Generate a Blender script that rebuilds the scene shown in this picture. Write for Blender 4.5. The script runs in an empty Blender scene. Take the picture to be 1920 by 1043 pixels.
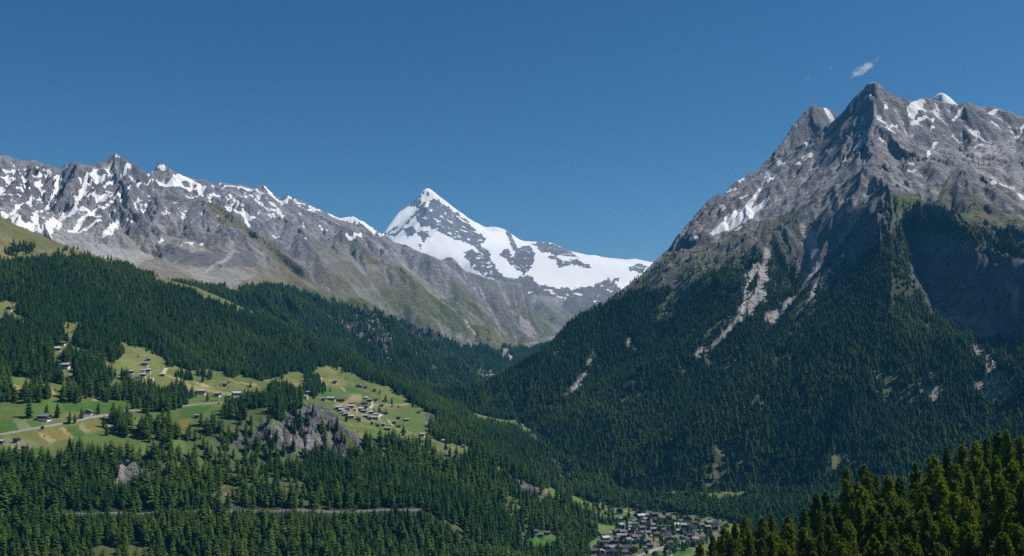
import bpy, bmesh, math, random
import numpy as np
from mathutils import Vector, Matrix
from mathutils.geometry import delaunay_2d_cdt

# ------------------------------------------------------------------ camera, sky, sun, exposure
scene = bpy.context.scene
F = 1800.0                      # focal length in pixels of the 1920 wide photograph
CAM_Z = 301.0                   # metres above the valley village
PITCH = math.atan((690 - 521.5) / F)
HAZE = 2.9e-5
SUN_AZ, SUN_EL = math.radians(83), math.radians(50)     # azimuth to the right of the view direction

cam_data = bpy.data.cameras.new("camera")
cam_data.sensor_width = 36.0
cam_data.lens = F / 1920 * 36.0
cam_data.clip_start = 1.0
cam_data.clip_end = 60000.0
cam = bpy.data.objects.new("camera", cam_data)
cam.location = (0, 0, CAM_Z)
cam.rotation_euler = (math.pi / 2 + PITCH, 0, 0)
scene.collection.objects.link(cam)
scene.camera = cam

world = bpy.data.worlds.new("World")
scene.world = world
world.use_nodes = True
wn = world.node_tree
wn.nodes.clear()
sky = wn.nodes.new("ShaderNodeTexSky")
sky.sky_type = 'NISHITA'
sky.sun_disc = False
sky.sun_elevation = SUN_EL
sky.sun_rotation = SUN_AZ
sky.altitude = 1800
sky.air_density = 1.2
sky.dust_density = 0.7
sky.ozone_density = 3.6
bg = wn.nodes.new("ShaderNodeBackground")
bg.inputs["Strength"].default_value = 0.053
wo = wn.nodes.new("ShaderNodeOutputWorld")
hs_ = wn.nodes.new("ShaderNodeHueSaturation"); hs_.inputs["Saturation"].default_value = 1.29
wn.links.new(sky.outputs[0], hs_.inputs["Color"])
wn.links.new(hs_.outputs[0], bg.inputs[0])
wn.links.new(bg.outputs[0], wo.inputs[0])

sun_data = bpy.data.lights.new("sun", 'SUN')
sun_data.energy = 4.7
sun_data.angle = math.radians(0.53)
sun_data.color = (1.0, 0.95, 0.88)
sun = bpy.data.objects.new("sun", sun_data)
sd = Vector((math.sin(SUN_AZ) * math.cos(SUN_EL), math.cos(SUN_AZ) * math.cos(SUN_EL), math.sin(SUN_EL)))
sun.rotation_euler = sd.to_track_quat('Z', 'Y').to_euler()
sun.location = (2000, 1000, 4000)
scene.collection.objects.link(sun)

scene.view_settings.view_transform = 'Standard'
scene.view_settings.look = 'None'
scene.view_settings.exposure = 0.3
scene.view_settings.gamma = 1.0
scene.view_settings.use_curve_mapping = False
scene.cycles.use_denoising = False
scene.cycles.max_bounces = 6
scene.cycles.diffuse_bounces = 2
scene.cycles.glossy_bounces = 1
scene.cycles.transmission_bounces = 2
scene.cycles.transparent_max_bounces = 6
scene.cycles.volume_bounces = 1

C = scene.collection
f32 = np.float32
rng = np.random.default_rng(7)
random.seed(11)

# ------------------------------------------------------------------ bearings: pixel of the photograph -> azimuth and slope of sight
CP, SP = math.cos(PITCH), math.sin(PITCH)
def bearing(u, v):
    x = (np.asarray(u, float) - 960) / F
    y = (521.5 - np.asarray(v, float)) / F
    dx, dy, dz = x, CP - y * SP, SP + y * CP
    return np.arctan2(dx, dy), dz / np.hypot(dx, dy)
def point(u, v, r):
    az, t = bearing(u, v)
    return az, r, CAM_Z + r * t
def project(x, y, z):
    z = z - CAM_Z
    f = y * CP + z * SP
    up = -y * SP + z * CP
    return 960 + F * x / f, 521.5 - F * up / f

# ------------------------------------------------------------------ noise
def _hash(ix, iy, seed):
    h = (ix.astype(np.int64) * 374761393 + iy.astype(np.int64) * 668265263 + seed * 1442695041) & 0xFFFFFFFF
    h = ((h ^ (h >> 13)) * 1274126177) & 0xFFFFFFFF
    h = h ^ (h >> 16)
    return h
def _h01(ix, iy, seed):
    return ((_hash(ix, iy, seed) & 0xFFFFFF).astype(f32)) / f32(0x1000000)
def noise(x, y, seed=0):        # value noise, -1..1
    fx, fy = np.floor(x), np.floor(y)
    tx, ty = (x - fx).astype(f32), (y - fy).astype(f32)
    tx = tx * tx * (3 - 2 * tx); ty = ty * ty * (3 - 2 * ty)
    ix, iy = fx.astype(np.int64), fy.astype(np.int64)
    a, b = _h01(ix, iy, seed), _h01(ix + 1, iy, seed)
    c, d = _h01(ix, iy + 1, seed), _h01(ix + 1, iy + 1, seed)
    return (a + (b - a) * tx + (c - a) * ty + (a - b - c + d) * tx * ty) * 2 - 1
def fbm(x, y, octaves=4, seed=0, gain=0.5):
    s = 0; a = 1.0; n = 0
    for k in range(octaves):
        s = s + a * noise(x, y, seed + k); n += a
        a *= gain
        x, y = (x * 1.6 + y * 1.2) + 17.3, (y * 1.6 - x * 1.2) + 5.7
    return s / n
def ridged(x, y, octaves=4, seed=0):
    s = 0; a = 1.0; n = 0
    for k in range(octaves):
        s = s + a * (1 - np.abs(noise(x, y, seed + k))) ** 2; n += a
        a *= 0.5
        x, y = (x * 1.6 + y * 1.2) + 7.3, (y * 1.6 - x * 1.2) + 15.7
    return s / n
def gullies(x, y, gx, gy, wave, seed):  # stripes that run down the fall line, after the "erosion noise" idea
    px, py = x / wave, y / wave
    fx, fy = np.floor(px), np.floor(py)
    tx, ty = (px - fx).astype(f32), (py - fy).astype(f32)
    ix, iy = fx.astype(np.int64), fy.astype(np.int64)
    va = np.zeros(x.shape, f32); vs = np.zeros(x.shape, f32); wt = np.zeros(x.shape, f32)
    dx, dy = -gy, gx            # along the contour
    for i in (-1, 0, 1):
        for j in (-1, 0, 1):
            h1 = _h01(ix + i, iy + j, seed) ; h2 = _h01(ix + i, iy + j, seed + 77)
            ax = tx - i - h1; ay = ty - j - h2
            w = np.exp(-2.2 * (ax * ax + ay * ay))
            m = (ax * dx + ay * dy) * f32(2 * math.pi) + (h1 - h2) * 6
            va += np.cos(m) * w; vs += np.sin(m) * w; wt += w
    return va / wt, vs / wt     # height and slope along the contour

def smooth(a, e0, e1):
    t = np.clip((a - e0) / (e1 - e0), 0, 1)
    return t * t * (3 - 2 * t)

# ------------------------------------------------------------------ survey lines: (u, v, distance) read off the photograph, or ('h', u, distance, height) for ground that is hidden
LINES = []
def line(pts, sharp=0, back=None):
    out = []; last = None
    for p in pts:
        if p[0] == 'h':
            out.append((float(bearing(p[1], 690)[0]), p[2], p[3]))
        else:
            r = p[2] if len(p) > 2 else last
            last = r
            out.append(tuple(float(q) for q in point(p[0], p[1], r)))
    LINES.append((out, sharp))
    if back:
        for dr, dz in back:
            LINES.append(([(a, r + dr, max(z - dz, 5)) for a, r, z in out[::2]], 0))
H = lambda r, zs: [('h', u, r, z) for u, z in zs]

# near ground and valley floor
line(H(60, [(-300, 283), (960, 283), (2200, 287)]))
line(H(250, [(-300, 170), (1000, 185), (1300, 212), (1500, 222), (1750, 233), (1920, 238), (2200, 250)]))
line(H(330, [(-300, 150), (900, 160), (1200, 190), (1300, 204), (1371, 212), (1507, 219), (1600, 226), (1750, 234), (1850, 238), (1920, 241), (2200, 255)]))
line(H(430, [(-300, 110), (900, 120), (1200, 172), (1313, 195), (1507, 211), (1620, 230), (1750, 235), (1850, 242), (1920, 245), (2200, 258)]))
line(H(620, [(-300, 40), (1300, 70), (1920, 100), (2200, 120)]))
line(H(850, [(u, 2) for u in (-300, 300, 800, 1200, 1500, 1900, 2200)]))
line(H(1000, [(u, 4) for u in (-300, 300, 800)]))
line([('h', 1120, 1450, 0), ('h', 1250, 1450, 0), ('h', 1400, 1450, 2), ('h', 1700, 1500, 6), ('h', 2200, 1400, 20)])
line([('h', 1120, 1800, 5), ('h', 1250, 1850, 1), ('h', 1400, 1850, 3)])
# the wooded slope below the terrace
line([(-300, 1043, 1100), (0, 1043, 1120), (300, 1043, 1150), (600, 1043, 1200), (800, 1043, 1270), (900, 1043, 1320), (1000, 1043, 1420), (1070, 1043, 1500)])
line([(-300, 968, 1225), (0, 966, 1235), (150, 965, 1240), (300, 962, 1250), (450, 960, 1262), (600, 960, 1285), (780, 957, 1330), (900, 962, 1430), (1000, 978, 1560), (1080, 1000, 1680)])
line([(-300, 925, 1280), (0, 900, 1300), (100, 892, 1310), (180, 908, 1305), (230, 918, 1300), (280, 912, 1310), (330, 892, 1350), (370, 878, 1390), (400, 866, 1430), (440, 858, 1462), (480, 864, 1470),
      (540, 866, 1482), (600, 868, 1500), (640, 872, 1530), (700, 880, 1565), (760, 880, 1600), (820, 887, 1640), (870, 892, 1655), (950, 925, 1670), (1000, 946, 1665), (1060, 968, 1690)])
line([(-300, 905, 1310), (-100, 880, 1330), (0, 860, 1345), (100, 852, 1360), (180, 852, 1370), (230, 860, 1350), (280, 864, 1352), (330, 852, 1400), (360, 835, 1430), (420, 800, 1480), (450, 784, 1510), (480, 770, 1530),
      (540, 760, 1545), (600, 768, 1570), (640, 795, 1600), (700, 818, 1650), (760, 834, 1680), (820, 844, 1705), (870, 856, 1712), (910, 870, 1722), (950, 890, 1730), (1000, 912, 1730), (1040, 930, 1728), (1070, 948, 1735), (1100, 970, 1750)], 1)
# terrace: road level, upper meadow edge, hillside
line([(-300, 860, 1420), (0, 815, 1480), (80, 800, 1500), (150, 787, 1525), (220, 775, 1570), (290, 765, 1640), (360, 757, 1720), (440, 745, 1800), (520, 742, 1850), (600, 745, 1880), (680, 775, 1880), (740, 800, 1870),
      (800, 815, 1860), (860, 838, 1830), (905, 862, 1795)])
line([(-300, 740, 1700), (0, 690, 1800), (110, 665, 1850), (180, 655, 1900), (250, 670, 1950), (330, 690, 2000), (400, 700, 2100), (500, 708, 2200), (560, 695, 2300), (600, 690, 2350), (650, 705, 2350), (700, 718, 2340),
      (750, 735, 2300), (800, 765, 2200), (850, 790, 2100), (885, 815, 2020), (915, 845, 1930), (960, 880, 1850)])
line([(-300, 600, 2050), (0, 580, 2150), (130, 600, 2150), (250, 590, 2250), (400, 640, 2300)])
line([(-300, 300, 2750), (-150, 350, 2750), (0, 403, 2750), (30, 420), (60, 437), (100, 452), (150, 470), (200, 490, 2750), (250, 507, 2740), (300, 522, 2730), (380, 543, 2710), (440, 568, 2700), (480, 585, 2690), (560, 628, 2660),
      (620, 655, 2640), (660, 668, 2620), (710, 698, 2590), (760, 725, 2550), (810, 752, 2480), (860, 785, 2380), (910, 815, 2280), (950, 845, 2200)], 1)
line([('h', -300, 3050, 820), ('h', 0, 3020, 680), ('h', 150, 3020, 590), ('h', 300, 3000, 520), ('h', 400, 3000, 480), ('h', 480, 3000, 420), ('h', 560, 3000, 335), ('h', 660, 2950, 270), ('h', 760, 2880, 225), ('h', 860, 2780, 165)])
# gorge and the valley beyond
line([(1070, 935, 2080), (1058, 915, 2160), (1040, 885, 2250), (1012, 835, 2400), (985, 797, 2550), (955, 772, 2750), (918, 750, 3000), (900, 735, 3400), (910, 708, 4200), (938, 682, 4900), (963, 662, 5500), (1000, 642, 6000), (1040, 625, 6500)])
# right massif
line([(1150, 932, 2140), (1250, 930, 2150), (1400, 930, 2120), (1500, 935, 2050), (1600, 930, 1980), (1700, 915, 1930), (1900, 890, 1850), (2200, 880, 1800)])
line([(925, 717, 2950), (939, 706, 2960), (962, 692, 2970), (993, 678, 2980), (1028, 653, 3000), (1047, 627, 3030), (1070, 606, 3060), (1116, 579, 3100), (1163, 550, 3170), (1201, 515, 3250), (1240, 476, 3350), (1250, 469, 3380), (1269, 442, 3440),
      (1290, 417, 3520), (1301, 404, 3550), (1315, 387, 3600), (1340, 366, 3680), (1353, 366, 3720), (1372, 346, 3780), (1405, 325, 3870), (1418, 321, 3900), (1449, 285, 3990), (1468, 260, 4050), (1487, 231, 4110),
      (1507, 210, 4170), (1518, 196, 4200), (1537, 202, 4240), (1549, 201, 4270), (1560, 209, 4300), (1578, 228, 4340), (1600, 260, 4380)], 2, [(250, 220), (800, 480)])
line([(1637, 148, 3850), (1622, 162, 3850), (1603, 179, 3845), (1578, 209, 3820), (1560, 240, 3780), (1545, 280, 3700), (1520, 320, 3600), (1480, 365, 3450), (1440, 400, 3330), (1400, 428, 3250), (1340, 452, 3220), (1290, 466, 3240), (1258, 480, 3300)], 2)
line([(1645, 151, 3850), (1660, 168, 3860), (1679, 180, 3880), (1699, 191, 3920), (1714, 193, 3960), (1731, 183, 3980), (1741, 184, 4000), (1780, 197, 4020), (1806, 197, 4020), (1817, 188, 4000), (1829, 199, 4020), (1852, 200, 4030),
      (1879, 204, 4050), (1902, 212, 4050), (1920, 218, 4050), (1980, 240, 4050), (2100, 270, 4050), (2250, 310, 4050)], 2, [(220, 260), (600, 500)])
line([('h', 1548, 4060, 1090), ('h', 1580, 4080, 1120), ('h', 1620, 4150, 1180)])
line([(1634, 190, 3750), (1630, 230, 3630), (1612, 290, 3430)], 1)
line([(1640, 358, 3080), (1662, 362, 3060), (1690, 385, 2990), (1705, 398, 2950), (1780, 405, 2830), (1850, 433, 2710), (1920, 459, 2600), (2050, 490, 2440), (2200, 520, 2300)], 1)
line([(1676, 395, 2930), (1688, 430, 2830), (1690, 470, 2730), (1670, 560, 2520)], 1)
line([(1610, 380, 3070), (1585, 450, 2900), (1535, 500, 2790), (1500, 560, 2650), (1440, 600, 2570)])
line([(1712, 428, 2900), (1780, 440, 2790), (1850, 462, 2680), (1920, 487, 2570), (2050, 515, 2410), (2200, 545, 2280)], 1)
line([(1715, 500, 2820), (1728, 550, 2740), (1750, 590, 2665), (1780, 618, 2620), (1830, 638, 2530), (1880, 648, 2450), (1930, 650, 2390), (2050, 680, 2230), (2200, 700, 2100)])
line([(1758, 606, 2575), (1795, 628, 2470), (1830, 664, 2360), (1868, 728, 2200), (1885, 780, 2110)], 1)
line([(1895, 690, 2270), (1912, 740, 2150)])
# left massif
line([(-300, 255, 4900), (-150, 282, 4900), (-60, 285, 4900), (0, 292, 4950), (15, 291), (34, 302), (64, 300), (91, 310, 4950), (109, 325, 4950), (116, 320), (138, 304, 4980), (164, 313), (191, 300), (201, 299), (216, 286, 5000), (225, 291), (242, 304),
      (268, 320, 4980), (280, 329, 4950), (288, 337, 4930), (310, 352, 4900), (335, 367, 4850), (372, 374, 4780), (409, 382, 4700), (440, 402, 4600), (466, 423, 4500), (503, 450, 4400), (540, 477, 4300), (580, 505, 4200)], 2, [(220, 140)])
line([(265, 345, 5900), (278, 322, 5900), (288, 317), (302, 302, 5950), (312, 309), (332, 324), (359, 337, 6000), (369, 337), (382, 335), (403, 347), (421, 341, 6050), (436, 347), (453, 344), (466, 352), (483, 350), (490, 346, 6100), (497, 348, 6100),
      (517, 369), (534, 377), (550, 371, 6200), (567, 376), (590, 389, 6250), (621, 401), (637, 408, 6300), (665, 406, 6300), (692, 422, 6300), (717, 438, 6300), (745, 456, 6150), (775, 466, 6050), (800, 476, 5980), (828, 492, 5850), (838, 485, 5800), (845, 478, 5800),
      (851, 484, 5800), (870, 506, 5800), (920, 523, 5900), (985, 533, 6200)], 2, [(300, 260)])
line([(300, 505, 3600), (380, 522, 3500), (480, 532, 3600), (560, 550, 3700), (640, 572, 3800), (700, 588, 3900), (760, 604, 4000), (820, 632, 4150), (870, 655, 4350), (915, 668, 4700)], 1)
line([(250, 470, 3900), (150, 452, 3800), (0, 400, 3800)])
line([(219, 300, 4920), (223, 325, 4740), (232, 355, 4520), (240, 395, 4260), (246, 425, 4070)], 1)
line([(172, 322, 4900), (160, 340, 4800), (147, 375, 4530), (122, 408, 4250)])
line([(136, 318, 4860), (128, 340, 4680), (114, 380, 4380), (104, 402, 4190)], 1)
line([(107, 345, 4820), (97, 366, 4670), (68, 400, 4330)])
line([(64, 312, 4850), (58, 340, 4600), (48, 372, 4330)], 1)
line([(284, 355, 4750), (284, 385, 4480), (280, 420, 4200)], 1)
line([(258, 352, 4700), (250, 390, 4420)])
line([(333, 385, 4650), (330, 410, 4450), (328, 440, 4160)], 1)
line([(12, 310, 4800), (4, 345, 4500), (-10, 380, 4200)], 1)
# snow mountain and glacier
line([(690, 470, 9200), (717, 436, 9300), (746, 397, 9550), (770, 382, 9650), (785, 366, 9750), (796, 352, 9800), (806, 354, 9800), (828, 370, 9800), (858, 393, 9800), (885, 412, 9750), (912, 426, 9700), (931, 425, 9800), (947, 430, 9800),
      (978, 451, 9800), (997, 453, 9850), (1020, 455, 9900), (1040, 455, 9900), (1055, 465, 9900), (1074, 479, 10000), (1112, 479, 10400), (1147, 486, 10500), (1170, 491, 10500), (1193, 485, 10400), (1220, 491, 10400), (1290, 505, 10400)], 2, [(450, 320)])
line([(789, 372, 9650), (800, 390, 9450), (798, 405, 9330), (801, 424, 9150)], 1)
line([(735, 445, 9050), (775, 438, 8980), (801, 432, 9030), (850, 446, 8950), (908, 458, 8950)])
line([(700, 465, 8700), (760, 470, 8500), (850, 482, 8200), (890, 500, 7900), (940, 523, 7500), (985, 531, 7300), (1047, 545, 7150), (1100, 552, 7150), (1155, 548, 7350), (1200, 525, 7800), (1260, 520, 8000)])
line([(960, 590, 6300), (1020, 592, 6600), (1090, 590, 6750), (1150, 570, 7000)])
# far snow summit behind the right massif
line([(1700, 230, 6500), (1735, 197, 6500), (1750, 181, 6500), (1767, 173, 6500), (1783, 183, 6500), (1799, 197, 6500), (1850, 240, 6500)], 2)
line(H(5400, [(1150, 500), (1400, 700), (1700, 900), (1900, 900), (2200, 700)]))
line(H(7400, [(1300, 600), (1700, 900), (1900, 900), (2200, 700)]))
line(H(7000, [(-300, 900), (100, 900), (300, 850)]))
line(H(8000, [(300, 800), (500, 750), (680, 800)]))
line(H(12500, [(u, 500) for u in range(-300, 2300, 200)]))

# ------------------------------------------------------------------ triangulate and rasterise the survey on a coarse log-polar grid
def tin():
    verts, zs, edges, sharp_pts = [], [], [], []
    for pts, sharp in LINES:
        i0 = len(verts)
        for a, r, z in pts:
            verts.append(Vector((a * F, F * math.log(r / 1000)))); zs.append(z)
        edges += [(i0 + k, i0 + k + 1) for k in range(len(pts) - 1)]
        if sharp:
            sharp_pts.append((sharp, [(a * F, F * math.log(r / 1000)) for a, r, z in pts]))
    # corners
    for a in (-0.70, 0.70):
        for r, z in ((50, 283), (330, 200), (850, 3), (1400, 120), (2000, 300), (3000, 600), (5000, 900), (8000, 800), (12600, 500)):
            verts.append(Vector((a * F, F * math.log(r / 1000)))); zs.append(z)
    vo, eo, fo, ov, oe, of = delaunay_2d_cdt(verts, edges, [], 0, 1e-4, True)
    P = np.array([(p.x, p.y) for p in vo])
    Z = np.array([np.mean([zs[i] for i in o]) if o else np.nan for o in ov])
    bad = np.isnan(Z)
    if bad.any():
        good = ~bad
        for k in np.nonzero(bad)[0]:
            d = np.hypot(*(P[good] - P[k]).T); o = np.argsort(d)[:3]
            Z[k] = np.average(Z[good][o], weights=1 / (d[o] + 1))
    return P, Z, fo, sharp_pts, int(bad.sum())
CELL = 4.0
A0, A1 = -0.62 * F, 0.62 * F
Y0, Y1 = F * math.log(0.06), F * math.log(12.4)
ca = np.arange(A0, A1, CELL); cy = np.arange(Y0, Y1, CELL)
def raster():
    P, Z, faces, sharp_pts, nbad = tin()
    G = np.full((len(cy), len(ca)), np.nan)
    for f in faces:
        (x0, y0), (x1, y1), (x2, y2) = P[f[0]], P[f[1]], P[f[2]]
        i0, i1 = np.searchsorted(ca, [min(x0, x1, x2) - 1e-3, max(x0, x1, x2) + 1e-3])
        j0, j1 = np.searchsorted(cy, [min(y0, y1, y2) - 1e-3, max(y0, y1, y2) + 1e-3])
        if i0 >= i1 or j0 >= j1: continue
        X, Y = np.meshgrid(ca[i0:i1], cy[j0:j1])
        d = (y1 - y2) * (x0 - x2) + (x2 - x1) * (y0 - y2)
        if abs(d) < 1e-9: continue
        a = ((y1 - y2) * (X - x2) + (x2 - x1) * (Y - y2)) / d
        b = ((y2 - y0) * (X - x2) + (x0 - x2) * (Y - y2)) / d
        c = 1 - a - b
        m = (a >= -1e-6) & (b >= -1e-6) & (c >= -1e-6)
        z = a * Z[f[0]] + b * Z[f[1]] + c * Z[f[2]]
        sub = G[j0:j1, i0:i1]; sub[m] = z[m]
    miss = np.isnan(G)
    if miss.any(): G[miss] = 300
    W = np.zeros_like(G)
    for s, pts in sharp_pts:
        for (xa, ya), (xb, yb) in zip(pts[:-1], pts[1:]):
            n = int(max(abs(xb - xa), abs(yb - ya)) / CELL * 1.5) + 2
            t = np.linspace(0, 1, n)
            ii = np.clip(np.round((xa + (xb - xa) * t - A0) / CELL).astype(int), 0, len(ca) - 1)
            jj = np.clip(np.round((ya + (yb - ya) * t - Y0) / CELL).astype(int), 0, len(cy) - 1)
            W[jj, ii] = np.maximum(W[jj, ii], s)
    return G, W, nbad
def blur(a, sigma, axis):
    n = max(1, int(sigma * 3)); k = np.exp(-0.5 * (np.arange(-n, n + 1) / sigma) ** 2); k /= k.sum()
    pad = [(0, 0), (0, 0)]; pad[axis] = (n, n)
    b = np.pad(a, pad, mode='edge'); out = np.zeros_like(a)
    for i, w in enumerate(k):
        out += w * (b[i:i + a.shape[0], :] if axis == 0 else b[:, i:i + a.shape[1]])
    return out
def blur2(a, s): return blur(blur(a, s, 0), s, 1)
G, W, nbad = raster()
soft = blur2(G, 5.0)
w2 = np.clip(blur2((W >= 2) * 1.0, 2.2) * 5.5, 0, 1); w1 = np.clip(blur2((W == 1) * 1.0, 2.0) * 3.0, 0, 0.6)
wk = np.maximum(w2, w1)
BASE = soft * (1 - wk) + G * wk
BASE = blur2(BASE, 0.7)
print("survey: new crossing points", nbad)

# ------------------------------------------------------------------ the terrain grid
rows = [60.0]
def step(r):
    return (22 if r < 1050 else 5.2 if r < 2250 else 6.5 if r < 3300 else 9 if r < 4500 else 15 if r < 6600 else 26 if r < 10600 else 120)
while rows[-1] < 12300: rows.append(rows[-1] + step(rows[-1]))
R = np.array(rows); AZ = np.linspace(-0.605, 0.605, 1130)
NR, NA = len(R), len(AZ)
def base_at(az, r):
    fx = (np.asarray(az) * F - A0) / CELL; fy = (F * np.log(np.asarray(r) / 1000) - Y0) / CELL
    fx = np.clip(fx, 0, len(ca) - 1.001); fy = np.clip(fy, 0, len(cy) - 1.001)
    ix, iy = fx.astype(int), fy.astype(int); tx, ty = fx - ix, fy - iy
    return (BASE[iy, ix] * (1 - tx) * (1 - ty) + BASE[iy, ix + 1] * tx * (1 - ty) + BASE[iy + 1, ix] * (1 - tx) * ty + BASE[iy + 1, ix + 1] * tx * ty)
AA, RR = np.meshgrid(AZ, R)
X = (RR * np.sin(AA)); Y = (RR * np.cos(AA))
Zb = base_at(AA, RR)
def gradient(Zg):
    dzr = np.gradient(Zg, R, axis=0)
    dza = np.gradient(Zg, AZ, axis=1) / RR
    sa, ca_ = np.sin(AA), np.cos(AA)
    return dzr * sa + dza * ca_, dzr * ca_ - dza * sa
U0, V0 = project(X, Y, Zb)
# ------------------------------------------------------------------ regions of the ground
def ui(u): return float(bearing(u, 690)[0])
foot_u = [1070, 1150, 1250, 1400, 1500, 1600, 1700, 1900, 2200]; foot_r = [2090, 2140, 2150, 2120, 2050, 1980, 1930, 1850, 1800]
gor_r = [2080, 2160, 2250, 2400, 2550, 2750, 3000, 3400, 4200, 4900, 5500, 6000, 6500, 7000]
gor_u = [1070, 1058, 1040, 1012, 985, 955, 918, 900, 910, 938, 963, 1000, 1040, 1060]
dip_u = [-400, 0, 300, 660, 760, 860, 930]; dip_r = [3050, 3010, 3000, 2950, 2880, 2780, 2600]
FOOT = np.interp(AA, [ui(u) for u in foot_u], foot_r)
GOR = np.interp(RR, gor_r, [ui(u) for u in gor_u])
DIP = np.interp(AA, [ui(u) for u in dip_u], dip_r)
right_m = (AA > GOR) & (RR > FOOT) & (RR < 5350)
left_m = (AA <= GOR) & (RR > DIP) & (RR < 7000)
fore = RR < 850
hillside = (AA <= GOR) & (RR >= 850) & (RR <= DIP) & ~((RR < FOOT) & (AA > ui(940)) & (Zb < 15 + 2.5 * noise(X / 25, Y / 25, 3)))
valley = ~right_m & ~left_m & ~fore & ~hillside & (RR < 2600)
far_m = ~(right_m | left_m | fore | hillside | valley)
REG = np.select([fore, valley, hillside, right_m, left_m], [0, 1, 2, 3, 4], 5)
REG[(REG == 5) & (AA > ui(1420))] = 6
REG[(REG == 4) & (RR > 6350) & (AA < ui(905))] = 5
REG[(REG == 5) & (AA > ui(905)) & (AA < ui(1420)) & (Zb < 690) & (RR < 7200)] = 4

def inside(pts, uu, vv):
    m = np.zeros(uu.shape, bool); n = len(pts)
    for k in range(n):
        x0, y0 = pts[k]; x1, y1 = pts[(k + 1) % n]
        if y0 == y1: continue
        c = ((y0 > vv) != (y1 > vv))
        m ^= c & (uu < (x1 - x0) * (vv - y0) / (y1 - y0) + x0)
    return m
def area(pts, rmin=0, rmax=1e9, rag=5.0, wave=None, uv=None):
    """part of the ground seen within an outline of the photograph, with a ragged border"""
    UU, VV = uv if uv else (U, V)
    p = np.array(pts, float); lo = p.min(0) - 12; hi = p.max(0) + 12
    box = (UU > lo[0]) & (UU < hi[0]) & (VV > lo[1]) & (VV < hi[1]) & (RR >= rmin) & (RR <= rmax)
    m = np.zeros(UU.shape, f32)
    if not box.any(): return m
    uu, vv = UU[box], VV[box]
    if rag:
        w = wave or 9.0
        uu = uu + rag * (noise(uu / w, vv / w, 51) + 0.5 * noise(uu / w * 2.3, vv / w * 2.3, 53))
        vv = vv + rag * (noise(uu / w, vv / w, 52) + 0.5 * noise(uu / w * 2.3, vv / w * 2.3, 54))
    m[box] = inside(pts, uu, vv)
    return m

Z = Zb
TANS = (Z - CAM_Z) / RR
# ------------------------------------------------------------------ sight lines on the finished ground
def ground_at(u, v, rmin=700, rmax=13000):
    """first ground along the sight line through a pixel"""
    az, t = bearing(u, v)
    c = int(np.clip(round((float(az) - AZ[0]) / (AZ[1] - AZ[0])), 0, NA - 1))
    j0, j1 = np.searchsorted(R, [rmin, rmax])
    col = TANS[j0:j1, c]
    hit = np.nonzero(col >= t)[0]
    j = j0 + (hit[0] if len(hit) else int(np.argmax(col)))
    if len(hit) and hit[0] > 0:
        a, b = TANS[j - 1, c], TANS[j, c]
        r = R[j - 1] + (R[j] - R[j - 1]) * (t - a) / (b - a)
    else: r = R[j]
    return Vector((r * math.sin(az), r * math.cos(az), height(az, r)))
def height(az, r):
    fa = min(max((az - AZ[0]) / (AZ[1] - AZ[0]), 0), NA - 1.001); j = min(max(int(np.searchsorted(R, r)) - 1, 0), NR - 2)
    t = (r - R[j]) / (R[j + 1] - R[j]); i = int(fa); s = fa - i
    return float((Z[j, i] * (1 - s) + Z[j, i + 1] * s) * (1 - t) + (Z[j + 1, i] * (1 - s) + Z[j + 1, i + 1] * s) * t)
def height_xy(x, y): return height(math.atan2(x, y), math.hypot(x, y))
def stroke(pts, width, rmin=700, rmax=13000, rag=0.0, taper=None):
    """band of ground along a line of the photograph, width in metres"""
    w = [ground_at(u, v, rmin, rmax) for u, v in pts]
    m = np.zeros(X.shape, f32)
    n = len(w)
    for k in range(n - 1):
        a, b = w[k], w[k + 1]
        wa = width if taper is None else width + (taper - width) * k / (n - 1)
        wb = width if taper is None else width + (taper - width) * (k + 1) / (n - 1)
        pad = max(wa, wb) * 1.5 + rag * 2
        box = (X > min(a.x, b.x) - pad) & (X < max(a.x, b.x) + pad) & (Y > min(a.y, b.y) - pad) & (Y < max(a.y, b.y) + pad)
        if not box.any(): continue
        px, py = X[box] - a.x, Y[box] - a.y
        dx, dy = b.x - a.x, b.y - a.y; L2 = dx * dx + dy * dy + 1e-6
        t = np.clip((px * dx + py * dy) / L2, 0, 1)
        d = np.hypot(px - t * dx, py - t * dy)
        if rag: d = d + rag * noise(X[box] / (rag * 2), Y[box] / (rag * 2), 91)
        hw = (wa + (wb - wa) * t) / 2
        m[box] = np.maximum(m[box], np.clip(1.5 - d / hw, 0, 1))
    return m

# ravines of the forested flanks, cut along lines seen in the photograph: depth and width in metres
for pts, depth, width in (([(1250, 560), (1180, 640), (1110, 700), (1040, 755), (1000, 788)], 50, 210), ([(1440, 480), (1420, 560), (1370, 615), (1300, 670), (1200, 735), (1110, 800)], 45, 200), ([(1520, 440), (1530, 505), (1440, 600), (1350, 665), (1250, 770), (1200, 850)], 60, 230),
                          ([(1140, 598), (1070, 670), (985, 745)], 32, 150), ([(1690, 600), (1620, 690), (1540, 800), (1500, 880)], 40, 200), ([(1840, 770), (1760, 850), (1700, 900)], 35, 170), ([(1590, 560), (1480, 690), (1380, 800), (1330, 890)], 32, 180), ([(1330, 560), (1250, 640), (1160, 720)], 30, 140), ([(1230, 590), (1130, 650), (1030, 720)], 22, 110)):
    m = stroke(pts, width, 1800, 3600); t = np.clip(m / 1.0, 0, 1)
    Zb = Zb - depth * (t ** 1.3) * (REG == 3)
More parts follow.
